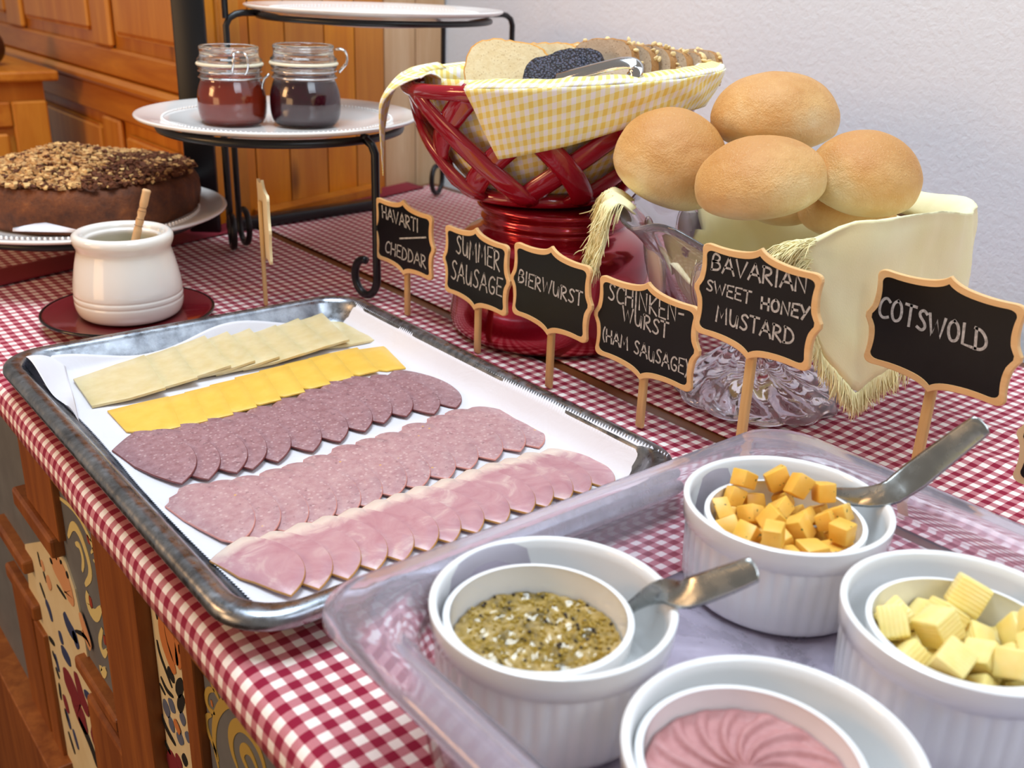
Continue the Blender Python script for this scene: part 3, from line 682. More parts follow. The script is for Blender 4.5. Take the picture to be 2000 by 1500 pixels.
def mz(r, a):
    px, py = r * math.cos(a), r * math.sin(a)
    return .0222 + .0030 * noise.noise(Vector((px * 95, py * 95, 1))) * (1 - (r / .037) ** 4) + .0016 * noise.noise(Vector((px * 240, py * 240, 4))) + .0012 * (1 - r / .037)
o = obj('paste', *disc(.0366, mz, 60, 120), MT['mustard'], mu); o['kind'] = 'stuff'
def blob(c, r, n=6, sx=(1, 1, 1), rot=None):
    V, F = lathe([(math.sin(PI * j / n) * r + 1e-6, -math.cos(PI * j / n) * r) for j in range(n + 1)], n + 1)
    return [tuple(Vector(c) + ((rot @ Vector((v[0] * sx[0], v[1] * sx[1], v[2] * sx[2]))) if rot else Vector((v[0] * sx[0], v[1] * sx[1], v[2] * sx[2])))) for v in V], F
for nm, m, cnt, sd in (('seed', 'seed', 330, 1), ('seed', 'seed_dark', 70, 2)):
    rr_ = random.Random(sd); parts = []
    for _ in range(cnt):
        r = .0355 * math.sqrt(rr_.random()); a = rr_.uniform(0, 2 * PI); parts.append(blob((r * math.cos(a), r * math.sin(a), mz(r, a) + .0002), rr_.uniform(.0006, .0011), 5))
    o = obj(nm, *join(*parts), MT[m], mu); o['kind'] = 'stuff'
# cheese cubes
CUBES = [[[0.013,0.0068,0.0061,0.4376,-0.6379,-0.231,-0.5901,0.0104,0.012,0.0111],[0.0002,0.0289,0.0059,0.475,0.6988,0.1082,0.5238,0.0106,0.0104,0.0144],[0.0282,-0.0081,0.0074,0.958,-0.2804,0.0168,-0.0575,0.0125,0.0137,0.0119],[-0.0281,0.01,0.0072,0.2258,0.2486,0.9104,0.2417,0.0108,0.0094,0.0137],[0.0183,0.0222,0.0065,0.5643,-0.2098,0.151,0.7841,0.0113,0.0134,0.0115],[-0.0183,-0.0222,0.006,0.6578,0.6304,0.2852,0.2976,0.0142,0.0115,0.0125],[0.0273,0.0114,0.0078,0.6642,0.4524,-0.5434,-0.2425,0.0122,0.0139,0.0127],[-0.0098,0.0101,0.0088,0.3413,0.3512,0.0242,-0.8715,0.0137,0.0142,0.0139],[0.0096,-0.0291,0.0057,0.3101,0.7001,-0.0984,-0.6356,0.0107,0.0095,0.0136],[-0.0268,-0.0084,0.0068,0.6256,0.0636,-0.7043,-0.3295,0.0107,0.0132,0.0137],[0.0195,-0.021,0.015,0.1044,0.3823,0.8707,-0.2912,0.0138,0.0143,0.0118],[-0.0003,-0.0184,0.0053,0.6662,-0.2371,0.6662,0.2371,0.0102,0.0113,0.0124],[0.0103,-0.0109,0.0073,0.2682,-0.3387,-0.8961,-0.1014,0.0139,0.0112,0.0116],[0.0299,0.0007,0.0155,0.5877,-0.1443,0.2411,0.7587,0.0141,0.0118,0.0114],[-0.0068,-0.0294,0.0062,0.6556,0.2415,-0.6646,0.2648,0.0121,0.0093,0.0114],[-0.0185,0.0228,0.0073,0.0703,-0.4383,0.6063,0.6598,0.0125,0.0116,0.0127],[0.0244,-0.0153,0.0244,0.0628,0.128,-0.9423,0.3029,0.0127,0.0142,0.0105],[-0.0113,0.0282,0.0146,0.1785,-0.4321,-0.8032,0.3692,0.0111,0.0123,0.0108],[-0.0111,-0.0087,0.0058,0.5989,0.7078,-0.286,-0.2421,0.0108,0.0104,0.0134],[0.0105,0.0287,0.0171,0.5427,0.2514,-0.621,-0.5066,0.0109,0.0109,0.0135],[-0.021,0.0022,0.0131,0.8128,-0.0276,-0.3503,0.4647,0.0138,0.0115,0.0104],[0.0037,0.0163,0.0112,0.5011,0.4394,0.7415,0.0769,0.0102,0.0107,0.0134],[-0.0002,-0.0009,0.0099,0.3051,0.8815,0.2907,0.213,0.0133,0.0106,0.011],[0.0166,0.0001,0.0179,0.5838,0.3407,-0.1813,0.7143,0.0092,0.0141,0.0138],[-0.0094,-0.0244,0.0184,0.0206,0.8266,0.5623,0.0053,0.0131,0.0135,0.0126],[-0.024,0.0164,0.0171,0.0208,0.4303,-0.3348,0.838,0.0123,0.0107,0.0134],[0.0028,-0.0288,0.0172,0.0338,0.8265,0.5619,-0.01,0.0139,0.0122,0.0093],[0.0008,-0.0085,0.0215,0.5871,0.2183,0.6226,0.4691,0.0114,0.0141,0.0124],[0.0238,0.0182,0.0184,0.1567,0.0469,-0.2559,-0.9528,0.011,0.0102,0.012],[-0.011,0.0006,0.0264,0.1737,0.4748,0.5839,-0.6352,0.0135,0.0092,0.0125],[-0.0221,-0.0198,0.0174,0.1449,0.6724,-0.1192,0.716,0.0114,0.0117,0.0132],[0.0069,0.0091,0.0211,0.5744,-0.3413,0.1657,0.7253,0.0143,0.0136,0.0097],[-0.0071,0.0156,0.0211,0.6537,-0.3212,-0.0554,-0.683,0.0122,0.0111,0.0102],[-0.002,0.0313,0.0226,0.0842,-0.8108,-0.5126,0.2697,0.0096,0.0101,0.0111],[0.0306,-0.0011,0.03,0.4748,-0.1277,-0.0849,-0.8666,0.0114,0.0111,0.0118],[-0.0148,-0.0095,0.0188,0.2527,-0.0683,0.65,0.7134,0.012,0.0128,0.0096],[-0.0181,0.0252,0.0231,0.8149,0.0072,-0.3301,0.4764,0.0132,0.0094,0.0097],[0.0214,0.0226,0.0298,0.2578,0.8563,0.4461,-0.0353,0.0098,0.0136,0.0127],[-0.0294,0.0,0.0232,0.6159,-0.6967,-0.2843,-0.2334,0.0132,0.0119,0.0129],[-0.0278,-0.0135,0.0292,0.1899,-0.1398,0.6585,-0.7146,0.0121,0.0135,0.0105],[0.0061,-0.0298,0.0276,0.9989,-0.0339,-0.0098,0.0296,0.0111,0.0113,0.011],[0.0209,0.0085,0.0322,0.3796,-0.197,0.808,0.4053,0.0131,0.01,0.0128],[0.0049,0.0311,0.0313,0.9663,-0.0894,0.2415,-0.0016,0.0139,0.01,0.0097],[0.0122,-0.0159,0.0253,0.2645,0.7769,-0.5483,0.1604,0.0102,0.0106,0.0102]],[[0.0245,0.0134,0.008,0.3277,0.0791,-0.0312,0.9409,0.0141,0.0145,0.0146],[-0.0259,-0.0044,0.0094,0.8866,-0.4469,-0.1188,0.0066,0.015,0.0142,0.0149],[0.0143,0.025,0.0123,0.3377,0.3851,0.0892,0.8542,0.0125,0.013,0.0132],[0.0289,-0.0047,0.0074,0.6923,-0.1017,-0.6997,-0.144,0.0141,0.0128,0.0124],[0.0032,-0.0092,0.0091,0.7936,-0.0173,-0.4336,-0.4264,0.0132,0.0151,0.0139],[-0.0044,-0.0276,0.0085,0.299,-0.9362,0.1811,0.0375,0.0149,0.0132,0.0134],[0.0009,0.0284,0.0082,0.0955,-0.922,0.0196,-0.3748,0.0124,0.0143,0.0134],[-0.0206,0.0189,0.0081,0.5434,0.0821,-0.7023,-0.4525,0.0144,0.0126,0.0151],[-0.0199,-0.0206,0.0135,0.7916,0.3973,0.1915,-0.4229,0.0134,0.014,0.0124],[-0.0035,0.0134,0.0078,0.0315,-0.0401,-0.7059,0.7064,0.015,0.015,0.0134],[0.0196,-0.0208,0.0081,0.3394,0.3547,-0.8599,0.14,0.0146,0.0148,0.0125],[-0.0111,-0.0015,0.0142,0.8033,-0.1496,0.5482,-0.1783,0.0134,0.015,0.0139],[-0.0073,0.027,0.0184,0.5763,0.3489,-0.1671,-0.7199,0.0143,0.0152,0.0129],[0.0049,-0.0198,0.0176,0.1601,0.2011,-0.3287,0.9088,0.0141,0.0147,0.0137],[0.0142,0.0003,0.0124,0.0867,0.6801,0.4569,-0.5668,0.0147,0.0128,0.0144],[-0.0194,0.022,0.0244,0.3003,0.3539,0.8418,0.2754,0.0128,0.0148,0.0132],[-0.0273,0.0081,0.0165,0.7417,-0.2412,0.5057,-0.3687,0.0138,0.0144,0.0137],[0.0087,0.0136,0.0202,0.4264,-0.7912,-0.1767,-0.4012,0.0134,0.0146,0.0146],[-0.0097,0.0069,0.027,0.5578,0.2681,-0.4681,0.6307,0.0143,0.0144,0.0144],[0.0257,-0.0134,0.0207,0.3198,-0.0034,-0.2263,0.9201,0.0141,0.0146,0.0142],[0.009,-0.0272,0.0276,0.2763,-0.3803,-0.8407,-0.2686,0.0131,0.0149,0.0124],[-0.01,-0.0141,0.0232,0.2561,-0.4324,-0.7169,-0.4831,0.0135,0.0125,0.0141],[-0.0269,-0.0087,0.0258,0.0709,0.1413,0.2015,-0.9666,0.0147,0.0136,0.0147],[0.0256,0.0127,0.0262,0.835,0.2514,-0.4826,0.0818,0.0151,0.0151,0.0141],[-0.0095,-0.0272,0.0288,0.1028,-0.2026,-0.8124,-0.5371,0.0141,0.0128,0.0142],[0.0212,-0.0202,0.0332,0.1829,-0.936,-0.2697,-0.1334,0.0136,0.0133,0.0151]]]
def cube_mesh(name, d, mat, seed, irr):
    rr_ = random.Random(seed); bm = bmesh.new(); bmesh.ops.create_cube(bm, size=1)
    for v in bm.verts:
        v.co = Vector((v.co.x * d[0], v.co.y * d[1], v.co.z * d[2])) * (1 - rr_.uniform(0, irr))
    bmesh.ops.bevel(bm, geom=list(bm.edges), offset=min(d) * .09, segments=2, profile=.5, affect='EDGES')
    bmesh.ops.recalc_face_normals(bm, faces=bm.faces)
    me = bpy.data.meshes.new(name); bm.to_mesh(me); bm.free(); me.materials.append(mat)
    me.polygons.foreach_set('use_smooth', [True] * len(me.polygons)); me.set_sharp_from_angle(angle=R(35))
    o = bpy.data.objects.new(name, me); COL.objects.link(o); return o
for bi, (nm, mk, lab, grp, bw, irr) in enumerate((('cheese_cube', 'herbcheese', 'orange herb cheese chunk', 'orange herb cheese chunks in the ramekin with the long spoon', 1, .22), ('cheese_cube', 'palecheese', 'pale yellow cheese cube', 'pale yellow cheese cubes in the right ramekin', 2, .07))):
    bx, by = INN[bw]; L_ = sorted(CUBES[bi], key=lambda q: q[2]); n = len(L_); F3 = Vector((CF.x, CF.y, 0)).normalized(); R3 = Vector((CR.x, CR.y, 0)).normalized()
    lay = [0 if i < n * .38 else 2 if i > n * .8 else 1 for i in range(n)]; rank = {}
    for ly in (0, 1, 2):
        for k, i in enumerate(sorted([i for i in range(n) if lay[i] == ly], key=lambda i: Vector(L_[i][:3]).dot(R3))): rank[i] = k
    for i, q in enumerate(L_):
        o = cube_mesh(nm, q[7:10], MT[mk], 10 * bi + i, irr)
        o.location = (bx + q[0], by + q[1], .0444 + q[2] if bi == 0 else .0434 + q[2]); o.rotation_mode = 'QUATERNION'; o.rotation_quaternion = q[3:7]
        p = Vector((q[0], q[1], 0)); d_, s_ = p.dot(F3), p.dot(R3)
        lev = 'lowest layer' if i < n * .38 else ('top of the heap' if i > n * .8 else 'middle layer')
        o['lev'] = 0; del o['lev']
        pos = '%s from the left' % (ORD[rank[i]] if rank[i] < len(ORD) else 'last')
        _ = ('far ' if d_ > .012 else 'near ' if d_ < -.012 else '') + ('left side' if s_ < -.008 else 'right side' if s_ > .008 else ('side' if abs(d_) > .012 else 'centre'))
        tag(o, '%s in the %s, %s' % (lab, lev.replace('top of the heap', 'top layer'), pos), 'cheese cube', grp)
# pate with a pressed swirl
x, y = INN[3]
def pz(r, a):
    cxp, cyp = .004, .003; px, py = r * math.cos(a) - cxp, r * math.sin(a) - cyp; rr_ = math.hypot(px, py); aa = math.atan2(py, px)
    ph = 15 * (aa + 26 * rr_) ; s = math.cos(ph) ; g = max(0, s) ** 1.0; w_ = min(1, rr_ / .006) * min(1, max(0, (.0375 - r) / .004))
    return .0268 - .0042 * (1 - g) ** 2 * w_ * .6 + .0008 * noise.noise(Vector((px * 90, py * 90, 8)))
pt = obj('pate', *disc(.0368, pz, 60, 240), MT['pate'], loc=None); pt.location = (x, y, .0344)
tag(pt, 'pink liver pate with a pressed swirl in the front ramekin', 'pate')
# spoons
def spoon(label, path, wid, bowlc, bowldir):
    t = thing('spoon', label, 'spoon', tuple(path[0]))
    P = [Vector(p) for p in smoothp([tuple(p) for p in path], 2)]; N = len(P); V, F = [], []
    side = Vector((CR.x, CR.y, 0)).normalized(); prev = None
    for i, p in enumerate(P):
        tg = (P[min(i + 1, N - 1)] - P[max(i - 1, 0)]).normalized(); u = i / (N - 1)
        b = tg.cross(Vector((-CF.x * .9, -CF.y * .9, .75))).normalized(); nn = b.cross(tg).normalized()
        k = u * (len(wid) - 1); a = int(min(k, len(wid) - 2)); w_ = wid[a] + (wid[a + 1] - wid[a]) * (k - a)
        if i == N - 1: w_ *= .55
        for (s, h) in ((-1, .0), (-.8, .0009), (0, .0004), (.8, .0009), (1, 0), (.8, -.0007), (0, -.0012), (-.8, -.0007)):
            V.append(tuple(p + b * s * w_ / 2 + nn * h))
    for i in range(N - 1):
        for k in range(8): F.append((i * 8 + k, i * 8 + (k + 1) % 8, (i + 1) * 8 + (k + 1) % 8, (i + 1) * 8 + k))
    F.append(tuple(range(7, -1, -1))); F.append(tuple(range((N - 1) * 8, N * 8)))
    obj('handle', V, F, MT['spoon'], t, world=True)
    # bowl: a shallow oval shell
    d = bowldir.normalized(); sd = d.cross(Vector((0, 0, 1))).normalized(); nn = sd.cross(d)
    Vb, Fb, _ = grid(13, 9, lambda u, v: bowlc + d * (u - .5) * .034 + sd * (v - .5) * 2 * .0105 * math.sqrt(max(.02, 1 - (2 * u - 1) ** 2)) - nn * .004 * (1 - (2 * v - 1) ** 2) * max(0, 1 - (2 * u - 1) ** 2))
    ob = obj('bowl', Vb, Fb, MT['spoon'], t, world=True); solid(ob, .0008, 0)
    return t
p0 = Vector((.1375, -.572, .040))
spoon('steel spoon leaning in the ramekin of grainy mustard', [(.1355, -.574, .044), (.1375, -.588, .062), (.1375, -.600, .0745), tuple(at(1335, 1163, .0815)), tuple(at(1400, 1140, .090)), tuple(at(1478, 1110, .100))], [.004, .006, .011, .0135, .0125, .010], Vector((.1348, -.568, .038)), Vector((.0, -.35, .5)))
spoon('long steel spoon leaning in the ramekin of orange herb cheese', [(.2875, -.560, .042), (.2900, -.571, .062), tuple(at(1722, 975, .0765)), tuple(at(1780, 935, .086)), tuple(at(1850, 880, .103)), tuple(at(1922, 826, .121))], [.004, .007, .012, .0155, .0135, .0115], Vector((.2868, -.553, .037)), Vector((.1, -.4, .6)))

# ---------------------------------------------------------------- chalkboard signs
def q3(a, b, c, n):
    return [((1 - t) ** 2 * a[0] + 2 * (1 - t) * t * b[0] + t * t * c[0], (1 - t) ** 2 * a[1] + 2 * (1 - t) * t * b[1] + t * t * c[1]) for t in [i / n for i in range(n)]]
def quarter():
    p = q3((0, 1.0), (.08, .90), (.24, .86), 5) + q3((.24, .86), (.5, .80), (.78, .835), 6) + q3((.78, .835), (.90, .84), (.905, .72), 5)
    p += q3((.905, .72), (.865, .42), (.91, .20), 6) + q3((.91, .20), (.95, .08), (1.0, 0), 4)
    return p
QP = quarter()
OUTL = QP + [(x, -y) for x, y in QP[::-1]][0:] + [(-x, -y) for x, y in QP[1:]] + [(-x, y) for x, y in QP[::-1][:-1]]
o2 = []
for p in OUTL + [(1.0, 0)][:0]:
    if not o2 or (abs(p[0] - o2[-1][0]) + abs(p[1] - o2[-1][1])) > 1e-6: o2.append(p)
ix = [i for i, p in enumerate(o2)]
OUTL = o2
GL = {'A': (.8, [[(0, 0), (.42, 1)], [(.42, 1), (.85, 0)], [(.15, .36), (.72, .36)]]), 'B': (.7, [[(.05, 0), (.08, 1), (.5, .95), (.62, .75), (.45, .56), (.08, .5)], [(.1, .52), (.55, .5), (.7, .25), (.5, .03), (.05, 0)]]),
      'C': (.7, [[(.72, .85), (.5, 1), (.2, .88), (.05, .5), (.12, .14), (.4, 0), (.72, .12)]]), 'D': (.75, [[(.08, 0), (.08, 1)], [(0, 1), (.45, .95), (.74, .6), (.7, .25), (.4, .02), (0, 0)]]),
      'E': (.62, [[(.62, 1), (.06, .98), (.05, .02), (.62, 0)], [(.06, .52), (.5, .52)]]), 'G': (.75, [[(.68, .86), (.45, 1), (.15, .82), (.05, .45), (.2, .08), (.5, 0), (.7, .15), (.7, .42), (.42, .42)]]),
      'H': (.75, [[(.06, 0), (.04, 1)], [(.7, 0), (.68, 1)], [(.05, .5), (.7, .52)]]), 'I': (.22, [[(.1, 0), (.1, 1)]]), 'K': (.72, [[(.08, 0), (.06, 1)], [(.66, 1), (.1, .45), (.7, 0)]]),
      'L': (.62, [[(.08, 1), (.06, .02), (.62, 0)]]), 'M': (.95, [[(.04, 0), (.12, 1), (.46, .3), (.8, 1), (.9, 0)]]), 'N': (.78, [[(.06, 0), (.06, 1), (.7, .02), (.7, 1)]]),
      'O': (.78, [[(.4, 1), (.12, .82), (.05, .42), (.2, .06), (.42, 0), (.68, .16), (.74, .56), (.62, .88), (.4, 1)]]), 'R': (.72, [[(.08, 0), (.08, 1)], [(0, .96), (.5, .96), (.62, .74), (.48, .54), (.12, .46), (.7, 0)]]),
      'S': (.62, [[(.6, .86), (.4, 1), (.14, .88), (.12, .68), (.5, .42), (.58, .2), (.36, 0), (.04, .12)]]), 'T': (.7, [[(.36, 0), (.36, 1)], [(0, .98), (.72, 1)]]), 'U': (.75, [[(.06, 1), (.08, .2), (.3, 0), (.58, .1), (.68, 1), (.68, 0)]]),
      'V': (.78, [[(0, 1), (.38, 0), (.78, 1)]]), 'W': (1.05, [[(0, 1), (.24, 0), (.52, .8), (.78, 0), (1.04, 1)]]), 'Y': (.72, [[(0, 1), (.36, .48)], [(.72, 1), (.2, 0)]]),
      '(': (.3, [[(.28, 1.08), (.08, .75), (.06, .25), (.26, -.1)]]), ')': (.3, [[(.02, 1.08), (.24, .75), (.24, .25), (.04, -.1)]]), '-': (.5, [[(.05, .48), (.45, .5)]]), ' ': (.45, []), '_': (1, [[(0, 0), (1, 0)]])}
def sign(word, X, cY, cz, hw, hh, lines, label, foot=0.0, stick_dx=0.0, lean=0.0):
    t = thing('chalkboard_sign', label, 'sign', (X, cY, foot), 0, 'chalkboard food labels on sticks behind the tray')
    ax = (Vector((X, cY, cz)), Vector((0, -1, 0)), Vector((0, 0, 1)), Vector((-1, 0, 0)))
    bo = [(x * hw, z * hh) for x, z in OUTL]; c = 1 - .0038 / hw; c2 = 1 - .0042 / hh
    bi = [(x * hw * (1 - .0046 / hw), z * hh * (1 - .0050 / hh)) for x, z in OUTL]
    # frame: back plate with a raised rim; board: recessed black face
    V, F = [], []; N = len(bo)
    for pts, d in ((bo, 0), (bo, .0024), ([(x * .985, z * .985) for x, z in bo], .0028), (bi, .0028), (bi, .0015)):
        for a, b in pts: V.append(tuple(ax[0] + ax[1] * a + ax[2] * b + ax[3] * d))
    F.append(tuple(range(N - 1, -1, -1)))
    for j in range(4):
        for k in range(N): F.append((j * N + k, j * N + (k + 1) % N, (j + 1) * N + (k + 1) % N, (j + 1) * N + k))
    F.append(tuple(range(4 * N, 5 * N)))
    obj('frame', V, F, MT['sign_wood'], t, smooth=False, world=True)
    V, F = prism(bi, ax, .0018, .0022); bd = obj('board', V, F, MT['board'], t, smooth=False, world=True)
    # writing in chalk marker
    Vt, Ft = [], []; rr_ = random.Random(hash(word) % 1000 if False else len(word) * 7 + int(X * 1000))
    for txt, TL, BL, TRr, BR, lw in lines:
        tl, bl, tr_, br = [atX(x, y, X - .0022) for x, y in (TL, BL, TRr, BR)]
        total = sum(GL[c][0] + .16 for c in txt) - .16; pen = 0
        for c in txt:
            w_, st = GL[c]; dy = rr_.uniform(-.05, .05); 
            for s in st:
                sm = s if c in 'AEHIKLMNTVWY_-' else None
                pts = smoothp(s, 2) if sm is None and len(s) > 2 else s
                P = []
                for (a, b) in pts:
                    u = (pen + a) / total; vv = b + dy
                    p = (bl * (1 - u) + br * u) * (1 - vv) + (tl * (1 - u) + tr_ * u) * vv; P.append((p.y, p.z))
                for rep in range(1):
                    off = rep * rr_.uniform(-.0003, .0003); b0 = len(Vt); n_ = len(P)
                    for i, p in enumerate(P):
                        a, b = P[max(0, i - 1)], P[min(n_ - 1, i + 1)]; tx, tz = b[0] - a[0], b[1] - a[1]; l_ = math.hypot(tx, tz) or 1
                        nx_, nz_ = -tz / l_, tx / l_
                        ex = (tx / l_ * lw * .35 * (-1 if i == 0 else 1 if i == n_ - 1 else 0), tz / l_ * lw * .35 * (-1 if i == 0 else 1 if i == n_ - 1 else 0))
                        for s_ in (-1, 1): Vt.append((X - .0024 - rep * .00012, p[0] + nx_ * s_ * lw / 2 + off + ex[0], p[1] + nz_ * s_ * lw / 2 + off + ex[1]))
                    for i in range(n_ - 1): Ft.append((b0 + 2 * i, b0 + 2 * i + 1, b0 + 2 * i + 3, b0 + 2 * i + 2))
            pen += w_ + .16
    o = obj('lettering', Vt, Ft, MT['chalk'], bd, smooth=False, world=True)
    sw = .0036
    o = obj('stick', *bbox_(X + .0003, X + .0042, cY + stick_dx - sw, cY + stick_dx + sw, foot + .0002, cz + hh * .55, .0012, 2), MT['stick'], t, world=True, autos=50)
    return t
sign('HAV', .372, -.0355, .0795, .0545, .0375, [('HAVARTI', (746, 401), (747, 424), (817, 429), (817, 455), .0015), ('_', (780, 455), (781, 466), (833, 453), (832, 464), .0016), ('CHEDDAR', (754, 470), (752, 492), (832, 499), (832, 524), .0015)], 'chalkboard sign reading HAVARTI and CHEDDAR on a stick, leftmost of the front row')
sign('SUM', .366, -.1600, .0790, .0505, .0375, [('SUMMER', (892, 458), (891, 494), (977, 491), (976, 530), .0016), ('SAUSAGE', (883, 507), (881, 545), (982, 546), (980, 580), .0016)], 'chalkboard sign reading SUMMER SAUSAGE on a stick before the red pot')
sign('BIER', .366, -.2600, .0850, .0515, .0375, [('BIERWURST', (1014, 526), (1012, 551), (1138, 572), (1136, 599), .0015)], 'chalkboard sign reading BIERWURST on a stick before the red pot')
sign('SCH', .372, -.3610, .0790, .0555, .0385, [('SCHINKEN-', (1190, 551), (1188, 584), (1337, 598), (1336, 634), .0015), ('WURST', (1217, 598), (1216, 626), (1306, 631), (1304, 661), .0015), ('(HAM SAUSAGE)', (1178, 640), (1177, 664), (1345, 706), (1343, 735), .0014)], 'chalkboard sign reading SCHINKENWURST (HAM SAUSAGE) on a stick before the glass compote foot')
sign('BAV', .355, -.4690, .1322, .0515, .0372, [('BAVARIAN', (1392, 494), (1389, 526), (1578, 541), (1575, 574), .0015), ('SWEET', (1381, 546), (1380, 567), (1468, 570), (1465, 594), .0013), ('HONEY', (1488, 580), (1486, 602), (1582, 600), (1578, 626), .0016), ('MUSTARD', (1401, 595), (1398, 626), (1552, 645), (1549, 675), .0015)], 'chalkboard sign reading BAVARIAN SWEET HONEY MUSTARD on a stick before the compote')
sign('COT', .432, -.5540, .1220, .0535, .0385, [('COTSWOLD', (1721, 576), (1714, 616), (1929, 650), (1926, 690), .0019)], 'chalkboard sign reading COTSWOLD on a stick at the far right')
# sign seen edge-on from behind, and the sign just entering the right border
def blank_sign(loc, rotz, cz, hw, hh, label, flip):
    t = thing('chalkboard_sign', label, 'sign', loc, rotz, 'chalkboard food labels on sticks')
    ax = (Vector((0, 0, cz)), Vector((0, -1, 0)), Vector((0, 0, 1)), Vector((-1, 0, 0)))
    bo = [(x * hw, z * hh) for x, z in OUTL]; bi = [(x * hw * (1 - .0046 / hw), z * hh * (1 - .0050 / hh)) for x, z in OUTL]
    obj('frame', *prism(bo, ax, 0, .0026), MT['sign_back'], t, smooth=False)
    obj('board', *prism(bi, ax, .0026, .0030), MT['board'], t, smooth=False)
    obj('stick', *bbox_(.0002, .0042, -.0036, .0036, 0, cz + hh * .5, .0016), MT['stick'], t, autos=50)
blank_sign((.2735, .068, .0002), R(160), .087, .052, .040, 'chalkboard sign seen almost edge-on from behind, left of the iron stand', True)
v = atX(2012, 850, .46); blank_sign((.46, v.y - .045, .0002), 0, v.z, .0535, .0385, 'chalkboard sign cut off by the right border of the photo', False)

# ---------------------------------------------------------------- honey pot on its saucer
s = thing('saucer', 'dark red saucer with a black rim under the honey pot', 'saucer', (.1425, .0935, 0))
obj('dish', *lathe(smoothp([(.0002, .0026), (.030, .0026), (.032, .0006), (.036, .0006), (.040, .0028), (.062, .0062), (.0765, .0108), (.0775, .0122), (.0765, .0128), (.072, .0118), (.055, .0082), (.042, .0060), (.038, .0052), (.0002, .0050)], 1), 64), MT['saucer_red'], s)
obj('rim', *tube([(.0775 * math.cos(a), .0775 * math.sin(a), .0118) for a in [2 * PI * k / 72 for k in range(72)]], .0016, 6, True), MT['black_glaze'], s)
hp = thing('honey_pot', 'glossy white honey pot on a dark red saucer', 'pot', (.146, .0985, .0056))
pf = [(.0002, .002), (.034, .002), (.036, 0), (.043, .0008), (.0475, .004), (.0498, .010), (.0503, .0155), (.0498, .0165), (.0503, .0175), (.0503, .0205), (.0496, .0215), (.0500, .0225), (.0500, .026), (.0490, .034), (.0465, .046), (.0438, .056), (.0425, .060), (.0440, .0635), (.0458, .067), (.0462, .0705), (.0452, .0735), (.0425, .0752), (.0395, .0750), (.0365, .0735), (.0355, .0715), (.0352, .0695), (.0335, .0690), (.0330, .0660), (.037, .058), (.044, .04), (.044, .01), (.0002, .006)]
pf = [(r * .985, z * 1.08) for r, z in pf]
obj('body', *lathe(smoothp(pf, 1), 72), MT['honey_china'], hp)
h_ = obj('honey', *disc(.0375, lambda r, a: .0450, 6, 48, .012), MT['honey'], loc=None); h_.location = (.146, .0985, .0056); h_['kind'] = 'stuff'; tag(h_, 'golden honey inside the white honey pot', 'honey')
dp = thing('honey_dipper', 'wooden honey dipper standing in the white honey pot', 'honey dipper', (.150, .092, .045))
a = Vector((.1485, .1010, .047)); b = Vector(at(287, 370, .1225)) ; d = (b - a)
Ld = d.length; q = d.to_track_quat('Z', 'Y').to_matrix().to_4x4(); T = Matrix.Translation(a) @ q
pr_ = [(.0002, 0), (.0034, .0006)]
for k in range(26):
    z = Ld * (k + 1) / 27; g = .0007 if k in (14, 17, 20) else 0; pr_ += [(.0038 - g, z)]
pr_ += [(.0041, Ld - .0012), (.0032, Ld), (.0002, Ld)]
obj('handle', *xf(T, lathe(pr_, 16)), MT['dipper'], dp, world=True)
grooves = [xf(T, lathe([(.00405, Ld * f - .0002), (.0043, Ld * f), (.00405, Ld * f + .0002)], 16, close=False)) for f in (.56, .64, .74, .78)]
MT['groove'] = plain('burnt_groove', '7A4A24', .6)
obj('groove', *join(*grooves), MT['groove'], dp, world=True)

# ---------------------------------------------------------------- iron plate stands
def scroll(foot, d, r=.020, turns=1.05, up=1):
    """curl that leaves the foot of a leg: foot point on the table, d horizontal direction"""
    d = Vector(d).normalized(); P = []
    for i in range(26):
        a = -PI / 2 + i / 25 * turns * 2 * PI * .80; k = 1 - .45 * i / 25
        P.append(Vector(foot) + d * (r * math.cos(a) * k) + Vector((0, 0, r + r * math.sin(a) * k)))
    return P
def leg_path(x, y, ztop, to, d, rad=.0032, r=.017):
    """top end at point `to` (on the ring), bends down, ends in an open scroll"""
    d = Vector(d).normalized(); top = Vector((x, y, ztop)); tv = Vector((to[0] - x, to[1] - y, 0)); L_ = tv.length; tv.normalize()
    P = [Vector((to[0], to[1], ztop)), top + tv * min(.02, L_ * .6)] + [top + tv * .012 + Vector((0, 0, -.0015)), top + tv * .004 + Vector((0, 0, -.006)), top + Vector((0, 0, -.014))]
    P += [Vector((x, y, ztop + (.035 - ztop) * k / 6)) for k in range(1, 7)]
    c = Vector((x, y, 0)) + d * r
    for i in range(24):
        a = PI + i / 23 * 1.55 * PI; k = 1 - .25 * max(0, i - 6) / 17
        P.append(Vector((c.x, c.y, 0)) + d * (r * math.cos(a) * k) + Vector((0, 0, rad + .0006 + (r * 1.25) + r * 1.25 * math.sin(a) * k)))
    return P
def ring(cx, cy, z, r, rad): return tube([(cx + r * math.cos(a), cy + r * math.sin(a), z) for a in [2 * PI * k / 72 for k in range(72)]], rad, 8, True)
st = thing('plate_stand', 'black wrought iron stand with curled feet under the plate of jam jars', 'plate stand', (.34, .16, 0))
obj('ring', *ring(.341, .152, .1640, .124, .0042), MT['black_iron'], st, world=True)
for (x, y, to, d) in ((.371, .016, (.366, .031), (-.25, 1, 0)), (.338, .296, (.340, .276), (-.3, -1, 0))):
    obj('leg', *tube(leg_path(x, y, .1665, to, d, .0042), .0042, 8), MT['black_iron'], st, world=True)
su = thing('plate_stand', 'tall black wrought iron stand with curled feet holding the top plate', 'plate stand', (.53, .26, 0))
obj('ring', *ring(.525, .262, .2655, .138, .0034), MT['black_iron'], su, world=True)
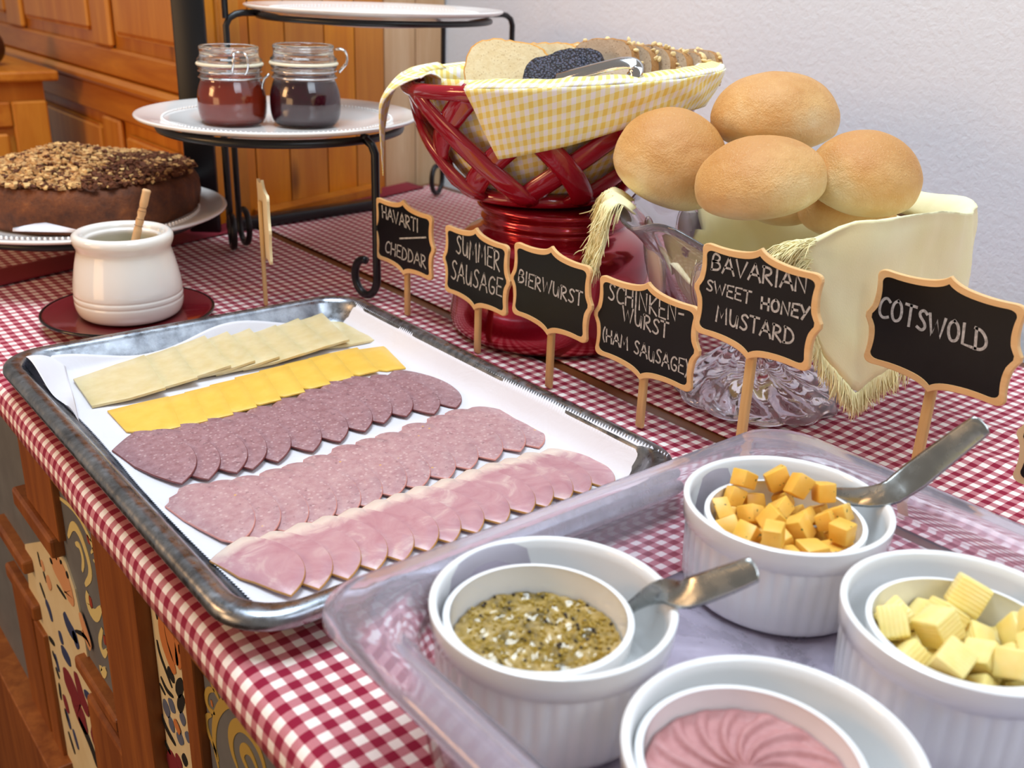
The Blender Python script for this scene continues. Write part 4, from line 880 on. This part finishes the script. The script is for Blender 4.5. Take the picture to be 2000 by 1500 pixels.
for (x, y, to, d) in ((.356, .310, (.396, .306), (-.1, -1, 0)), (.742, .428, (.632, .352), (-1, -.55, 0)), (.764, .296, (.660, .280), (-1, -.2, 0))):
    obj('leg', *tube(leg_path(x, y, .2680, to, d, .0038, .019), .0038, 8), MT['black_iron'], su, world=True)
obj('post', *tube([(.356, .310, .262), (.356, .310, .34), (.356, .310, .45)], .0038, 8), MT['black_iron'], su, world=True)
sl = thing('plate_stand', 'low black iron ring stand under the plate with the crumb cake', 'plate stand', (.170, .320, 0))
obj('ring', *ring(.170, .320, .0515, .130, .0042), MT['black_iron'], sl, world=True)
for k, (x, y) in enumerate(((.205, .246), (.098, .437), (.312, .437))): obj('foot', *tube([(x, y, .0195), (x, y, .004)], .0045, 8), MT['black_iron'], sl, world=True)
fr = thing('rack_frame', 'black iron frame with a wide upright post and a flat base bar behind the plates', 'rack', (.35, .40, 0))
obj('post', *bbox_(-.019, .019, -.005, .005, 0, .50, .002), MT['black_iron'], fr)
fr.children[0].matrix_local = Matrix.Translation((-.008, -.018, .001)) @ Matrix.Rotation(R(-38), 4, 'Z')
obj('base_bar', *xf(Matrix.Translation((.505, .3855, .0078)) @ Matrix.Rotation(R(5), 4, 'Z'), bbox_(-.135, .108, -.010, .010, -.0072, .0060, .002)), MT['black_iron'], fr, world=True)

# ---------------------------------------------------------------- plates with a beaded rim
def plate(label, x, y, z, r, cat='plate'):
    t = thing('plate', label, cat, (x, y, z), 0, 'white plates on the iron stands')
    k = r / .147
    pf = [(.0002, .0016), (.055, .0016), (.058, 0), (.064, 0), (.068, .003), (.092, .0075), (.112, .0105), (.142, .0160), (.1465, .0182), (.147, .0200), (.1455, .0212), (.141, .0208), (.115, .0150), (.111, .0142), (.104, .0120), (.088, .0068), (.07, .0052), (.0002, .0048)]
    pf = smoothp([(a * k, b) for a, b in pf], 1)
    obj('dish', *lathe(pf, 90), MT['plate_china'], t)
    beads = []
    for i in range(150):
        a = 2 * PI * i / 150; beads.append(blob((.1185 * k * math.cos(a), .1185 * k * math.sin(a), .0163), .0016, 5))
    o = obj('beading', *join(*beads), MT['plate_china'], t); o['kind'] = 'stuff'
    return t
plate('white beaded plate carrying two jam jars on the middle stand', .341, .158, .1560, .146)
plate('white plate on the tallest stand, cut off by the top of the photo', .525, .262, .2570, .154)
plate('white beaded plate under the crumb cake at the left edge', .170, .320, .0445, .162)

# ---------------------------------------------------------------- jam jars
def jar(label, x, y, z, k, jam, wire_a, label_j):
    t = thing('jam_jar', label, 'jar', (x, y, z), 0, 'clip-top jam jars on the middle plate')
    po = [(.0002, .001), (.028, .0005), (.033, .003), (.0365, .010), (.0375, .022), (.0368, .034), (.034, .043), (.0320, .048), (.0318, .0495), (.0335, .0505), (.0335, .0525), (.0318, .0535), (.0318, .058), (.0335, .0595), (.0345, .0605), (.0345, .0625), (.0315, .0628), (.0295, .0615), (.0292, .050), (.0315, .043), (.0342, .033), (.0349, .022), (.0338, .010), (.030, .0048), (.0002, .0035)]
    obj('glass_body', *lathe([(a * k, b * k) for a, b in smoothp(po, 1)], 48), MT['jar_glass'], t)
    obj('gasket', *lathe([(.030 * k, .0632 * k), (.0358 * k, .0632 * k), (.0362 * k, .0645 * k), (.0355 * k, .0658 * k), (.030 * k, .0658 * k)], 48, close=False), MT['rubber'], t)
    pl = [(.0002, .0668), (.026, .0668), (.0272, .0664), (.0335, .0662), (.0348, .0675), (.0348, .0695), (.0325, .0712), (.0312, .0745), (.0318, .0785), (.0322, .0815), (.0312, .0832), (.0292, .0832), (.0278, .0810), (.0272, .0722), (.0002, .0712)]
    obj('glass_lid', *lathe([(a * k, b * k) for a, b in smoothp(pl, 1)], 48), MT['jar_glass'], t)
    w = Matrix.Rotation(wire_a, 4, 'Z'); r = .0012
    loop1 = [(.0365, -.006, .056), (.040, -.008, .060), (.0455, -.008, .066), (.045, -.007, .0755), (.0400, -.005, .0795), (.0335, -.003, .0788), (.0335, .003, .0788), (.0400, .005, .0795), (.045, .007, .0755), (.0455, .008, .066), (.040, .008, .060), (.0365, .006, .056)]
    obj('clasp', *xf(w, tube([tuple(k * c for c in p) for p in smoothp(loop1, 1)], r, 6)), MT['chrome'], t)
    loop2 = [(-.0365, -.006, .052), (-.043, -.006, .047), (-.0455, -.005, .030), (-.0470, -.003, .018), (-.0470, .003, .018), (-.0455, .005, .030), (-.043, .006, .047), (-.0365, .006, .052)]
    obj('lever', *xf(w, tube([tuple(k * c for c in p) for p in smoothp(loop2, 1)], r, 6)), MT['chrome'], t)
    for zz in (.0505, .057): obj('wire_band', *tube([(.0338 * k * math.cos(a), .0338 * k * math.sin(a), zz * k) for a in [2 * PI * i / 48 for i in range(48)]], .0009, 6, True), MT['chrome'], t)
    pj = [(.0002, .0030), (.0302, .0044), (.0341, .0102), (.0352, .022), (.0345, .033), (.0318, .0430), (.0296, .0480), (.0292, .0490), (.0002, .0484)]
    j = obj('jam', *lathe([(a * k, b * k) for a, b in smoothp(pj, 1)], 48), MT[jam], loc=None); j.location = (x, y, z + .0002); j['kind'] = 'stuff'; tag(j, label_j, 'jam')
ZP = .1612
jar('clip-top glass jar of reddish brown jam, left on the plate', .3090, .2010, ZP, .96, 'jam_brown', R(-100), 'reddish brown jam filling the left clip-top jar')
jar('clip-top glass jar of dark berry jam, right on the plate', .3735, .1600, ZP, 1.0, 'jam_dark', R(-30), 'dark berry jam filling the right clip-top jar')

# ---------------------------------------------------------------- crumb cake
ck = thing('crumb_cake', 'round brown cake covered in chopped nuts at the left edge', 'cake', (.194, .344, .0495))
cR = .119
def cakef(r, z, a, j):
    n_ = noise.noise(Vector((math.cos(a) * 6, math.sin(a) * 6, z * 60)))
    return (r * (1 + .02 * n_), z + (.0035 * noise.noise(Vector((math.cos(a) * r * 60, math.sin(a) * r * 60, 3))) if j > 3 else 0))
cp_ = [(.0002, 0), (.10, 0), (cR - .004, .002), (cR, .008), (cR + .002, .020), (cR + .001, .032), (cR - .004, .0385), (cR - .012, .041), (.09, .042), (.07, .044), (.05, .047), (.03, .049), (.0002, .050)]
cp_ = [(a * (cR / .119 if j < 4 else 1), b * 1.22) for j, (a, b) in enumerate(cp_)]
obj('sponge', *lathe(cp_, 120, cakef), MT['cake'], ck)
def cake_top(x, y):
    r = math.hypot(x, y); t_ = max(0, 1 - r / cR); hump = .020 * math.exp(-(((x + .02) / .05) ** 2 + ((y - .02) / .05) ** 2))
    return .0505 + .009 * min(1, t_ * 1.4) + hump * .7
def nuts(nm, mat, cnt, seed, cond, smin, smax):
    rr_ = random.Random(seed); parts = []
    while len(parts) < cnt:
        x, y = rr_.uniform(-cR, cR), rr_.uniform(-cR, cR)
        if math.hypot(x, y) > cR - .003 or rr_.random() > cond(x, y): continue
        e = rr_.uniform(smin, smax); V, F = box(-e, e, -e * .7, e * .7, -e * .5, e * .5)
        V = [(a * rr_.uniform(.6, 1.2), b * rr_.uniform(.6, 1.2), c * rr_.uniform(.6, 1.2)) for a, b, c in V]
        m = Matrix.Translation((x, y, cake_top(x, y) + rr_.uniform(0, .003))) @ Matrix.Rotation(rr_.uniform(0, 6), 4, 'Z') @ Matrix.Rotation(rr_.uniform(-.8, .8), 4, 'X')
        parts.append(xf(m, (V, F)))
    o = obj(nm, *join(*parts), mat, ck, smooth=False); o['kind'] = 'stuff'
lf = lambda x, y: 1.0 if (x * .78 - y * .625) < .03 else .18
nuts('chopped_nuts', MT['nut'], 1500, 3, lf, .0016, .0036)
nuts('almond_bits', MT['nut_pale'], 650, 4, lf, .0014, .0034)
nuts('dark_crumbs', MT['nut_dark'], 1500, 5, lambda x, y: 1.15 - lf(x, y) * .75, .0015, .0034)
V, F, U = grid(8, 5, lambda u, v: tuple(at(25 + 150 * u, 452 - 19 * v * (1 - abs(u - .4) * 1.6) + 3 * u, .0630 + .004 * v)))
o = obj('paper_napkin', V, F, MT['paper']); solid(o, .0004, 1); tag(o, 'white paper corner tucked under the crumb cake', 'paper')

# ---------------------------------------------------------------- red pot and the lattice bread basket on it
rp = thing('ceramic_pot', 'large shiny metallic red pot carrying the bread basket', 'pot', (.472, -.140, 0))
pf = [(.0002, .002), (.080, .002), (.084, 0), (.090, .0012), (.0955, .005), (.0978, .012), (.0972, .022), (.0962, .034), (.0948, .050), (.0935, .064), (.0930, .074), (.0922, .082), (.0890, .090), (.0825, .0965), (.0745, .1008), (.0690, .1035), (.0675, .1060), (.0690, .1085), (.0705, .1105), (.0690, .1130), (.0680, .1155), (.0700, .1185), (.0735, .1210), (.0740, .1235), (.0725, .1255), (.0690, .1262), (.0500, .1262), (.0002, .1262)]
obj('body', *lathe(smoothp(pf, 1), 96), MT['pot_red'], rp)
bk = thing('bread_basket', 'red glazed lattice basket full of sliced bread, standing on the red pot', 'basket', (.462, -.12, .1268))
BA = R(51.2); CB, SB = math.cos(BA), math.sin(BA)
def S(th, t, off=0.0, dz=0.0):
    t_ = max(t, 0); rx = .062 + .053 * t_ ** .8 + off; ry = .066 + .072 * t_ ** .75 + off
    lx = rx * math.cos(th); ly = ry * math.sin(th); x = .464 + .013 * t + lx * CB - ly * SB; y = -.121 - .010 * t + lx * SB + ly * CB; zr = .2345 - .075 * ly
    return Vector((x, y, .1335 + (zr - .1335) * t_ ** 1.2 + dz))
def Sn(th, t):
    a = S(th + .01, t) - S(th - .01, t); b = S(th, min(1, t + .02)) - S(th, t - .02 if t > .02 else 0); n_ = a.cross(b); n_.normalize()
    c = Vector((.467, -.123, S(th, t).z)); return n_ if n_.dot(S(th, t) - c) > 0 else -n_
NS = 9
for dirn in (1, -1):
    for k in range(NS):
        th0 = 2 * PI * (k + (.25 if dirn > 0 else .2)) / NS
        path, ups = [], []
        for i in range(17):
            t_ = i / 16; th = th0 + dirn * (-.10 + 1.08 * t_); path.append(S(th, t_, (-.0012 if dirn > 0 else .0022) - .001)); ups.append(Sn(th, t_))
        obj('strap', *tube(path, .0110, 10, flat=.42, up=ups), MT['basket'], bk, world=True)
N_ = 90
obj('rim', *tube([S(2 * PI * k / N_, 1, .0005) for k in range(N_)], .0066, 12, True, flat=.85, up=[Sn(2 * PI * k / N_, 1) for k in range(N_)]), MT['basket'], bk, world=True)
obj('base', *xf(Matrix.Translation((.464, -.121, 0)) @ Matrix.Rotation(BA, 4, 'Z') @ Matrix.Diagonal((1, 1.1, 1, 1)), lathe(smoothp([(.0002, .1275), (.056, .1272), (.064, .1285), (.067, .1325), (.066, .1375), (.061, .1405), (.053, .1400), (.050, .1340), (.0002, .1335)], 1), 72)), MT['basket'], bk, world=True)
# yellow gingham napkin: liner, roll over the rim, hanging flap and corner
def lerp(pts, x):
    for (a, b), (c, d) in zip(pts, pts[1:]):
        if x <= c: return b + (d - b) * max(0, (x - a)) / (c - a)
    return pts[-1][1]
DEG = PI / 180
vm, fm, um = [], [], []
def add(V, F, U):
    n = len(vm); vm.extend(V); fm.extend([tuple(i + n for i in f) for f in F]); um.extend(U)
def wr(th, t): return .0022 * noise.noise(Vector((math.cos(th) * 5, math.sin(th) * 5, t * 3)))
def lin_(u, v):
    th = 2 * PI * u - PI; t_ = v * 1.0; bag = .010 * math.sin(PI * min(1, v)) * .3
    p = S(th, .04 + .96 * t_, -.0155 + bag + wr(th, t_)); 
    if v < .02: p = Vector((.464 + .045 * math.cos(th), -.121 + .045 * math.sin(th), .1425))
    if v > .9: p.z += .009 * (v - .9) / .1
    return p
V, F, U = grid(97, 22, lin_, lambda u, v: (u * .80 + v * .03, v * .12 - u * .2)); add(V, F, U)
def crest(u, v):
    th = (146 + 154 * u) * DEG; a = PI * v
    p = S(th, 1, -.0155 + .0245 * (1 - math.cos(a)) / 2 + .0, .009 + .0015 * math.sin(a) - (.004 if v > .5 else 0) * (v - .5) * 2); p.z += wr(th, 4) * .8; return p
V, F, U = grid(70, 7, crest, lambda u, v: (.66 * u + .02 * v, .012 * v + .13)); add(V, F, U)
DR = [(-172, .50), (-160, .455), (-140, .37), (-118, .26), (-98, .19), (-60, .20), (-30, .17), (-10, .15)]
def flap(u, v):
    th0 = 146 + 12 * v; th = th0 + (300 - th0) * u; D = lerp(DR, -172 + 162 * u); t_ = 1 - v * D
    p = S(th * DEG, t_, .0095 + wr(th * DEG, v) + .0018 * math.sin(v * PI)); p.z += .005 * (1 - v); return p
V, F, U = grid(80, 16, flap, lambda u, v: (.60 * u + .03 * v * (1 - u), .13 + v * lerp(DR, -172 + 162 * u) * .155 + u * .10)); add(V, F, U)
def corner(u, v):
    th = (122 - 62 * u) * DEG; c_ = 88 * DEG; th2 = c_ + (th - c_) * max(.04, (1 - v) ** 1.5 * .92 + .04)
    fold_ = .005 * math.sin(u * PI * 3) * v * (1 - v)
    out = .004 + .020 * math.sin(min(1, v * 2.2) * PI / 2) + fold_
    p = S(th2, 1, out); d_ = Vector((0, 0, 0)); p.z += .011 - .094 * v ** 1.35 * (1 - .25 * abs(u - .5)); return p
V, F, U = grid(22, 26, corner, lambda u, v: (u * .10, v * .10)); add(V, F, U)
def ccrest(u, v):
    th = (122 - 62 * u) * DEG; a = PI * v / 2
    return S(th, 1, -.0155 + .0195 * v, .009 + .004 * math.sin(v * PI) + .002 * v)
V, F, U = grid(22, 5, ccrest, lambda u, v: (u * .10, v * .02 - .02)); add(V, F, U)
def bcrest(u, v):
    th = (-60 + 120 * u) * DEG
    return S(th, 1, -.0155 + .024 * v, .009 + .002 * math.sin(v * PI) - .012 * max(0, v - .6))
V, F, U = grid(50, 7, bcrest, lambda u, v: (u * .45, v * .03 + .12)); add(V, F, U)
o = obj('napkin', vm, fm, MT['cloth_yellow'], uv=um); solid(o, .0009, 0)
tag(o, 'yellow and white gingham napkin lining the red bread basket', 'napkin')
# bread
def R3v(): return Vector((CR.x, CR.y, 0)).normalized()
def bread(name, label, px, top, X, w, h, th, mats, yaw, lean, group, kind='loaf', roll=0, oats=0, seed=0):
    """stands on its lower edge; the middle of its upper edge falls on a measured point"""
    T = atX(px, top, X); nrm = Matrix.Rotation(R(yaw), 3, 'Z') @ (-Vector((CF.x, CF.y, 0)).normalized())
    up = Vector((0, 0, 1)); u = up.cross(nrm).normalized()
    rm = Matrix.Rotation(R(lean), 3, u) @ Matrix.Rotation(R(roll), 3, nrm); v = rm @ up; u = rm @ u; n_ = u.cross(v)
    rr_ = random.Random(seed)
    if kind == 'loaf': ol = [(-.40, 0), (.40, 0), (.44, .1), (.46, .35), (.50, .55), (.49, .75), (.42, .90), (.28, .98), (.1, 1.0), (-.1, 1.0), (-.28, .98), (-.42, .90), (-.49, .75), (-.50, .55), (-.46, .35), (-.44, .1)]
    else: ol = [(-.46, 0), (.46, 0), (.49, .1), (.49, .4), (.48, .7), (.43, .9), (.3, .99), (0, 1.02), (-.3, .97), (-.43, .88), (-.48, .7), (-.49, .4), (-.49, .1)]
    ol = smoothp(ol + [ol[0]], 2)[:-1]; ol = [(a * w * (1 + rr_.uniform(-.012, .012)), b * h * (1 + rr_.uniform(-.012, .012))) for a, b in ol]
    O = T - v * h; N = len(ol); V = []
    t = thing(name, label, 'bread slice', tuple(O), 0, group)
    rings = [(.90, .5), (.965, .5), (1.0, .36), (1.0, -.36), (.965, -.5), (.90, -.5)]
    cc = (0, h * .5)
    for k, d in rings:
        for a, b in ol: V.append(tuple(O + u * (cc[0] + (a - cc[0]) * k) + v * (cc[1] + (b - cc[1]) * k) + n_ * (d * th)))
    F = [(j * N + k, j * N + (k + 1) % N, (j + 1) * N + (k + 1) % N, (j + 1) * N + k) for j in range(5) for k in range(N)]
    obj('crust', V, F, mats[1], t, world=True, autos=60)
    Vc, Fc = [], []
    for s in (1, -1):
        b0 = len(Vc)
        for a, b in ol: Vc.append(tuple(O + u * (cc[0] + (a - cc[0]) * .962) + v * (cc[1] + (b - cc[1]) * .962) + n_ * (s * (.5 * th + .0002))))
        Fc.append(tuple(range(b0, b0 + N)) if s > 0 else tuple(range(b0 + N - 1, b0 - 1, -1)))
    obj('crumb', Vc, Fc, mats[0], t, smooth=False, world=True)
    if oats:
        parts = []
        for _ in range(oats):
            i = rr_.randrange(int(N * .2), int(N * .85)); a, b = ol[i]; d = rr_.uniform(-.4, .4) * th
            c = O + u * a * 1.012 + v * (b * 1.01) + n_ * d
            parts.append(blob(c, rr_.uniform(.0028, .0044), 5, (1, .6, .35), Matrix.Rotation(rr_.uniform(0, 3), 3, 'X') @ Matrix.Rotation(rr_.uniform(0, 3), 3, 'Z')))
        o = obj('oat_flakes', *join(*parts), MT['oat'], t, world=True); o['kind'] = 'stuff'
WB = [MT['crumb_white'], MT['crust_gold']]; BB = [MT['crumb_brown'], MT['crust_brown']]; PB = [MT['poppy'], MT['poppy']]
gW, gB = 'white bread slices in the basket', 'brown bread slices in the basket'
for i, (px, ty, X, yaw, lean, roll) in enumerate(((1002, 80, .448, 12, -15, -4), (1072, 84, .482, 20, -14, 4), (1104, 90, .500, 20, -14, 2), (1134, 84, .517, 20, -14, 5), (1160, 88, .533, 20, -14, 3))):
    bread('bread_slice', 'white bread slice with golden crust, %s from the left in the basket' % ORD[i], px, ty, X, .082, .070, .009, WB, -yaw, lean, gW, roll=roll, seed=i)
for i, (px, ty, X, yaw, lean, roll) in enumerate(((1088, 116, .452, 24, -40, 10), (1130, 104, .470, 26, -38, 6))):
    bread('bread_slice', 'bread slice with dark poppy seed crust, %s of the two in the basket' % ('left' if i == 0 else 'right'), px, ty, X, .056, .050, .016, PB, -yaw, lean, 'poppy seed bread slices in the basket', 'box', roll, seed=20 + i)
for i, (px, ty, X, yaw, lean, roll) in enumerate(((1186, 77, .495, 38, -9, 2), (1222, 88, .512, 38, -9, 3), (1256, 90, .528, 38, -9, 5), (1288, 97, .543, 38, -9, 4), (1316, 102, .557, 38, -9, 6), (1342, 98, .571, 38, -9, 5))):
    bread('bread_slice', 'brown oat-topped bread slice, %s from the left in the basket' % ORD[i], px, ty, X, .072, (.066, .062, .056, .048, .040, .032)[i], .012, BB, -yaw, lean, gB, 'box', roll, oats=16, seed=40 + i)
bread('bread_slice', 'small pale brown bread slice under the tongs in the basket', 1190, 130, .470, .045, .030, .012, BB, -20, -35, gB, 'box', 0, seed=50)
tg = thing('tongs', 'steel serving tongs lying on the bread in the basket', 'tongs', tuple(atX(1150, 140, .41)))
pt_ = [(1085, 156, .430), (1115, 149, .434), (1150, 140, .440), (1190, 130, .447), (1218, 124, .452), (1236, 125, .455), (1244, 132, .456), (1243, 142, .455), (1237, 150, .453), (1230, 156, .452)]
P = smoothp([tuple(atX(x, y - 2, X)) for x, y, X in pt_], 2)
obj('arm', *tube(P, .0058, 8, flat=.14, up=Vector((-.5, -.62, .6))), MT['chrome'], tg, world=True)

# ---------------------------------------------------------------- glass compote
AX, AY = .503, -.371
gc = thing('glass_compote', 'footed pressed glass compote bowl with scalloped rim holding the rolls', 'bowl', (AX, AY, .0012))
def gfn(r, z, a, j):
    if z > .045:
        k = max(0, min(1, (z - .05) / .1)); lob = math.cos(8 * a)
        r2 = r * (1 + .035 * k * abs(math.cos(4 * a)) - .015 * k); z2 = z + (.006 * k ** 4 * lob if z > .11 else 0)
        return r2, z2
    k = max(0, min(1, 1 - z / .045)); tw = a + 3.0 * z / .045 * .25
    return r * (1 + .085 * k * abs(math.sin(6 * tw)) - .04 * k), z * (1 + .05 * math.sin(12 * tw) * min(1, z / .006))
po = [(.0002, .014), (.022, .0130), (.045, .0060), (.058, .0006), (.0650, 0), (.0672, .0022), (.0670, .0060), (.0630, .0105), (.0545, .0180), (.0440, .0265), (.034, .0350), (.0255, .0430), (.0195, .0500), (.0175, .0545), (.0185, .0560), (.034, .0590), (.058, .0640), (.076, .0720), (.087, .0840), (.093, .0980), (.098, .1120), (.1045, .1260), (.114, .1370), (.123, .1460), (.129, .1510), (.1305, .1535), (.1285, .1548), (.121, .1500), (.110, .1400), (.0995, .1275), (.093, .1120), (.088, .0985), (.082, .0860), (.071, .0755), (.055, .0690), (.030, .0655), (.0002, .0650)]
obj('glass', *lathe(smoothp(po, 1), 128, gfn), MT['crystal'], gc, autos=75)
for k in range(10):
    a = R(36 * k + 12); d = Vector((math.cos(a), math.sin(a), -.18)).normalized(); s_ = Vector((-math.sin(a), math.cos(a), 0)); u_ = d.cross(s_)
    c = Vector((.1002 * math.cos(a), .1002 * math.sin(a), .113)); V, F = [], []
    for d_, k_ in ((0, 1), (.0022, .97), (.003, .8)):
        for i in range(24):
            b = 2 * PI * i / 24; V.append(tuple(c + s_ * .0150 * k_ * math.cos(b) + u_ * -.0240 * k_ * math.sin(b) + d * d_))
    F = [(j * 24 + i, j * 24 + (i + 1) % 24, (j + 1) * 24 + (i + 1) % 24, (j + 1) * 24 + i) for j in range(2) for i in range(24)] + [tuple(range(23, -1, -1)), tuple(range(48, 72))]
    obj('medallion', V, F, MT['frost'], gc)
    V, F = tube([c + s_ * .0165 * math.cos(2 * PI * i / 28) + u_ * .0255 * math.sin(2 * PI * i / 28) + d * .001 for i in range(28)], .0014, 6, True)
    obj('medallion_rim', V, F, MT['crystal'], gc)
# plain yellow cloth with a fringe
vm, fm, um = [], [], []
HEM = [(-141, .158), (-134, .122), (-127, .088), (-118, .064), (-106, .078), (-90, .092), (-60, .104), (-30, .108), (10, .112), (40, .120), (75, .135)]
def bowlr(z): return lerp([(.060, .03), (.070, .052), (.080, .070), (.095, .081), (.112, .087), (.127, .093), (.138, .103), (.147, .116), (.153, .126)], z)
def lin2(u, v):
    th = (2 * PI) * u; z = .072 + (.076 if -134 < (math.degrees(th) + 180) % 360 - 180 < 80 else .052 + .008 * math.sin(th * 14)) * v; r = bowlr(z) - .0055 + .002 * noise.noise(Vector((math.cos(th) * 6, math.sin(th) * 6, v * 3)))
    d = (math.degrees(th) + 180) % 360 - 180
    if v > .86 and not (-141 < d < 75): z -= .010 * (v - .86) / .14
    return Vector((AX + r * math.cos(th), AY + r * math.sin(th), z))
V, F, U = grid(90, 14, lin2, lambda u, v: (u * .6, v * .1)); add(V, F, U)
def ss(t): t = max(0, min(1, t)); return t * t * (3 - 2 * t)
def rise(d): return (.010 + .014 * ss((-20 - d) / 85)) * ss((d + 141) / 20) * (1 - .9 * ss((d + 50) / 110)) + .0025 * math.sin(d * .11) * ss((d + 141) / 30)
def over(u, v):
    d = -141 + 216 * u; th = d * DEG; hz = lerp(HEM, d)
    lf = 1 + .0
    if v < .35:
        a = v / .35; ph = PI * (1 - a); r = .1285 + .010 * math.cos(ph); z = .1495 + (.0090 + rise(d)) * a ** .6 + .0065 * math.sin(ph); 
    else:
        a = (v - .35) / .65; zt = .1585 + rise(d); r = .1385 + .0035 * a + (.0035 * math.sin(th * 9 + 1) + .0025 * math.sin(th * 17)) * a; z = zt - (zt - hz) * a
        if a < .15: r -= .0012 * (1 - a / .15)
    if v < .35: z += .0015 * noise.noise(Vector((th * 3, v * 4, 0)))
    if d < -120 and v > .35: th += (d + 120) * -.004 * 0
    r += .0045 * noise.noise(Vector((math.cos(th) * 6, math.sin(th) * 6, v * 2.5))) * min(1, v * 2) + .0012 * noise.noise(Vector((math.cos(th) * 22, math.sin(th) * 22, v * 9)))
    return Vector((AX + r * math.cos(th), AY + r * math.sin(th), z))
V, F, U = grid(110, 26, over, lambda u, v: (u * .55, v * .12)); add(V, F, U)
LC = 137 * DEG
def lcor(u, v):
    sp = (-13 + 26 * u) * (1 + .25 * v) * DEG; th = LC + sp; r = .116 + .020 * min(1, v * 4) + .010 * v + .003 * math.sin(u * 9 + v * 3)
    z = .1540 + .009 * math.sin(min(1, v * 4) * PI * .6) - max(0, v - .18) * .068 * (1 - .5 * abs(u - .45))
    return Vector((AX + r * math.cos(th), AY + r * math.sin(th), z))
V, F, U = grid(16, 18, lcor, lambda u, v: (u * .06, v * .08)); add(V, F, U)
ct = thing('fringed_cloth', 'plain pale yellow fringed cloth lining the glass compote', 'cloth', (AX, AY, .15))
o = obj('fabric', vm, fm, MT['yellow_cloth'], ct, uv=um, world=True); solid(o, .0010, 0)
rr_ = random.Random(11); parts = []
def strand(p, d, l, r=.00045, grav=1.0):
    P = [Vector(p)]; d = Vector(d).normalized(); w_ = Vector((rr_.uniform(-1, 1), rr_.uniform(-1, 1), rr_.uniform(-1, 1))) * .35
    for i in range(6):
        d = (d + Vector((0, 0, -.32 * grav)) + w_ * rr_.uniform(-.8, 1)).normalized(); P.append(P[-1] + d * l / 6)
    for q in P: q.z = max(q.z, .0022)
    return tube(P, [r, r, r, r * .95, r * .9, r * .8, r * .5], 4)
for i in range(200):                                                    # seen through the glass at the left
    th = rr_.uniform(180, 232) * DEG; z = rr_.uniform(.112, .136); r = bowlr(z) - .004
    parts.append(strand((AX + r * math.cos(th), AY + r * math.sin(th), z), (0, 0, -1), rr_.uniform(.010, .02), grav=.3))
for i in range(560):                                                    # along the hanging hem
    d = rr_.choice([rr_.uniform(-141, -96), rr_.uniform(-134, -104)]); u = (d + 141) / 216; p = over(u, 1.0); th = d * DEG
    parts.append(strand(p, (math.cos(th) * .3, math.sin(th) * .3, -1), rr_.uniform(.012, .021), grav=.6))
for i in range(330):                                                    # thick tuft where the hem crosses the rim
    u = rr_.uniform(0, .035); v = rr_.uniform(.12, .75); p = over(u, v); th = (-141 + 216 * u) * DEG; tn = Vector((math.sin(th), -math.cos(th), 0))
    parts.append(strand(p, tn * 1.0 + Vector((math.cos(th) * .5, math.sin(th) * .5, .45)), rr_.uniform(.013, .024), grav=.9))
for i in range(520):                                                    # left hanging corner
    u, v = rr_.choice([(rr_.choice([0, 1]), rr_.uniform(.1, 1)), (rr_.random(), 1.0), (rr_.random(), rr_.uniform(.1, 1))]); p = lcor(u, v); th = LC
    sd = Vector((-math.sin(th), math.cos(th), 0)) * ((u - .5) * 1.2)
    parts.append(strand(p + Vector((math.cos(th), math.sin(th), 0)) * .001, sd + Vector((math.cos(th) * .45, math.sin(th) * .45, -.8)), rr_.uniform(.013, .024), grav=.5))
o = obj('fringe', *join(*parts), MT['fringe'], ct, world=True); o['kind'] = 'stuff'
# rolls
def bun(label, c, r, h, seed, tilt=(0, 0)):
    bm = bmesh.new(); bmesh.ops.create_icosphere(bm, subdivisions=5, radius=1)
    for v in bm.verts:
        x, y, z = v.co; k = 1 + .018 * noise.noise(Vector((x * 1.6 + seed, y * 1.6, z * 1.6))) + .006 * noise.noise(Vector((x * 6 + seed, y * 6, z * 6))) + .0018 * noise.noise(Vector((x * 26 + seed, y * 26, z * 26)))
        zz = z if z > -.25 else -.25 + (z + .25) * .62
        v.co = Vector((x * r * k, y * r * k, zz * h * k))
    me = bpy.data.meshes.new('bread_roll'); bm.to_mesh(me); bm.free(); me.materials.append(MT['bun']); me.polygons.foreach_set('use_smooth', [True] * len(me.polygons))
    o = bpy.data.objects.new('bread_roll', me); COL.objects.link(o); o.location = c; o.rotation_euler = (R(tilt[0]), R(tilt[1]), seed)
    tag(o, label, 'bread roll', 'bread rolls in the glass compote')
bun('golden round bread roll at the left end of the glass compote', tuple(atX(1308, 322, .460)), .0465, .0445, 1, (18, -8))
bun('topmost golden bread roll at the back of the glass compote', tuple(atX(1512, 232, .545)), .0515, .0375, 2, (6, 4))
bun('golden bread roll in front centre of the glass compote', tuple(atX(1484, 357, .452)), .0475, .0335, 3, (4, 10))
bun('golden bread roll at the right end of the glass compote', tuple(atX(1686, 350, .520)), .0415, .0350, 4, (-4, 6))
bun('bread roll buried in the middle of the compote, only a sliver showing', (.545, -.402, .158), .037, .030, 5)
bun('bread roll buried beneath the back of the compote heap', (.548, -.338, .152), .032, .025, 6)
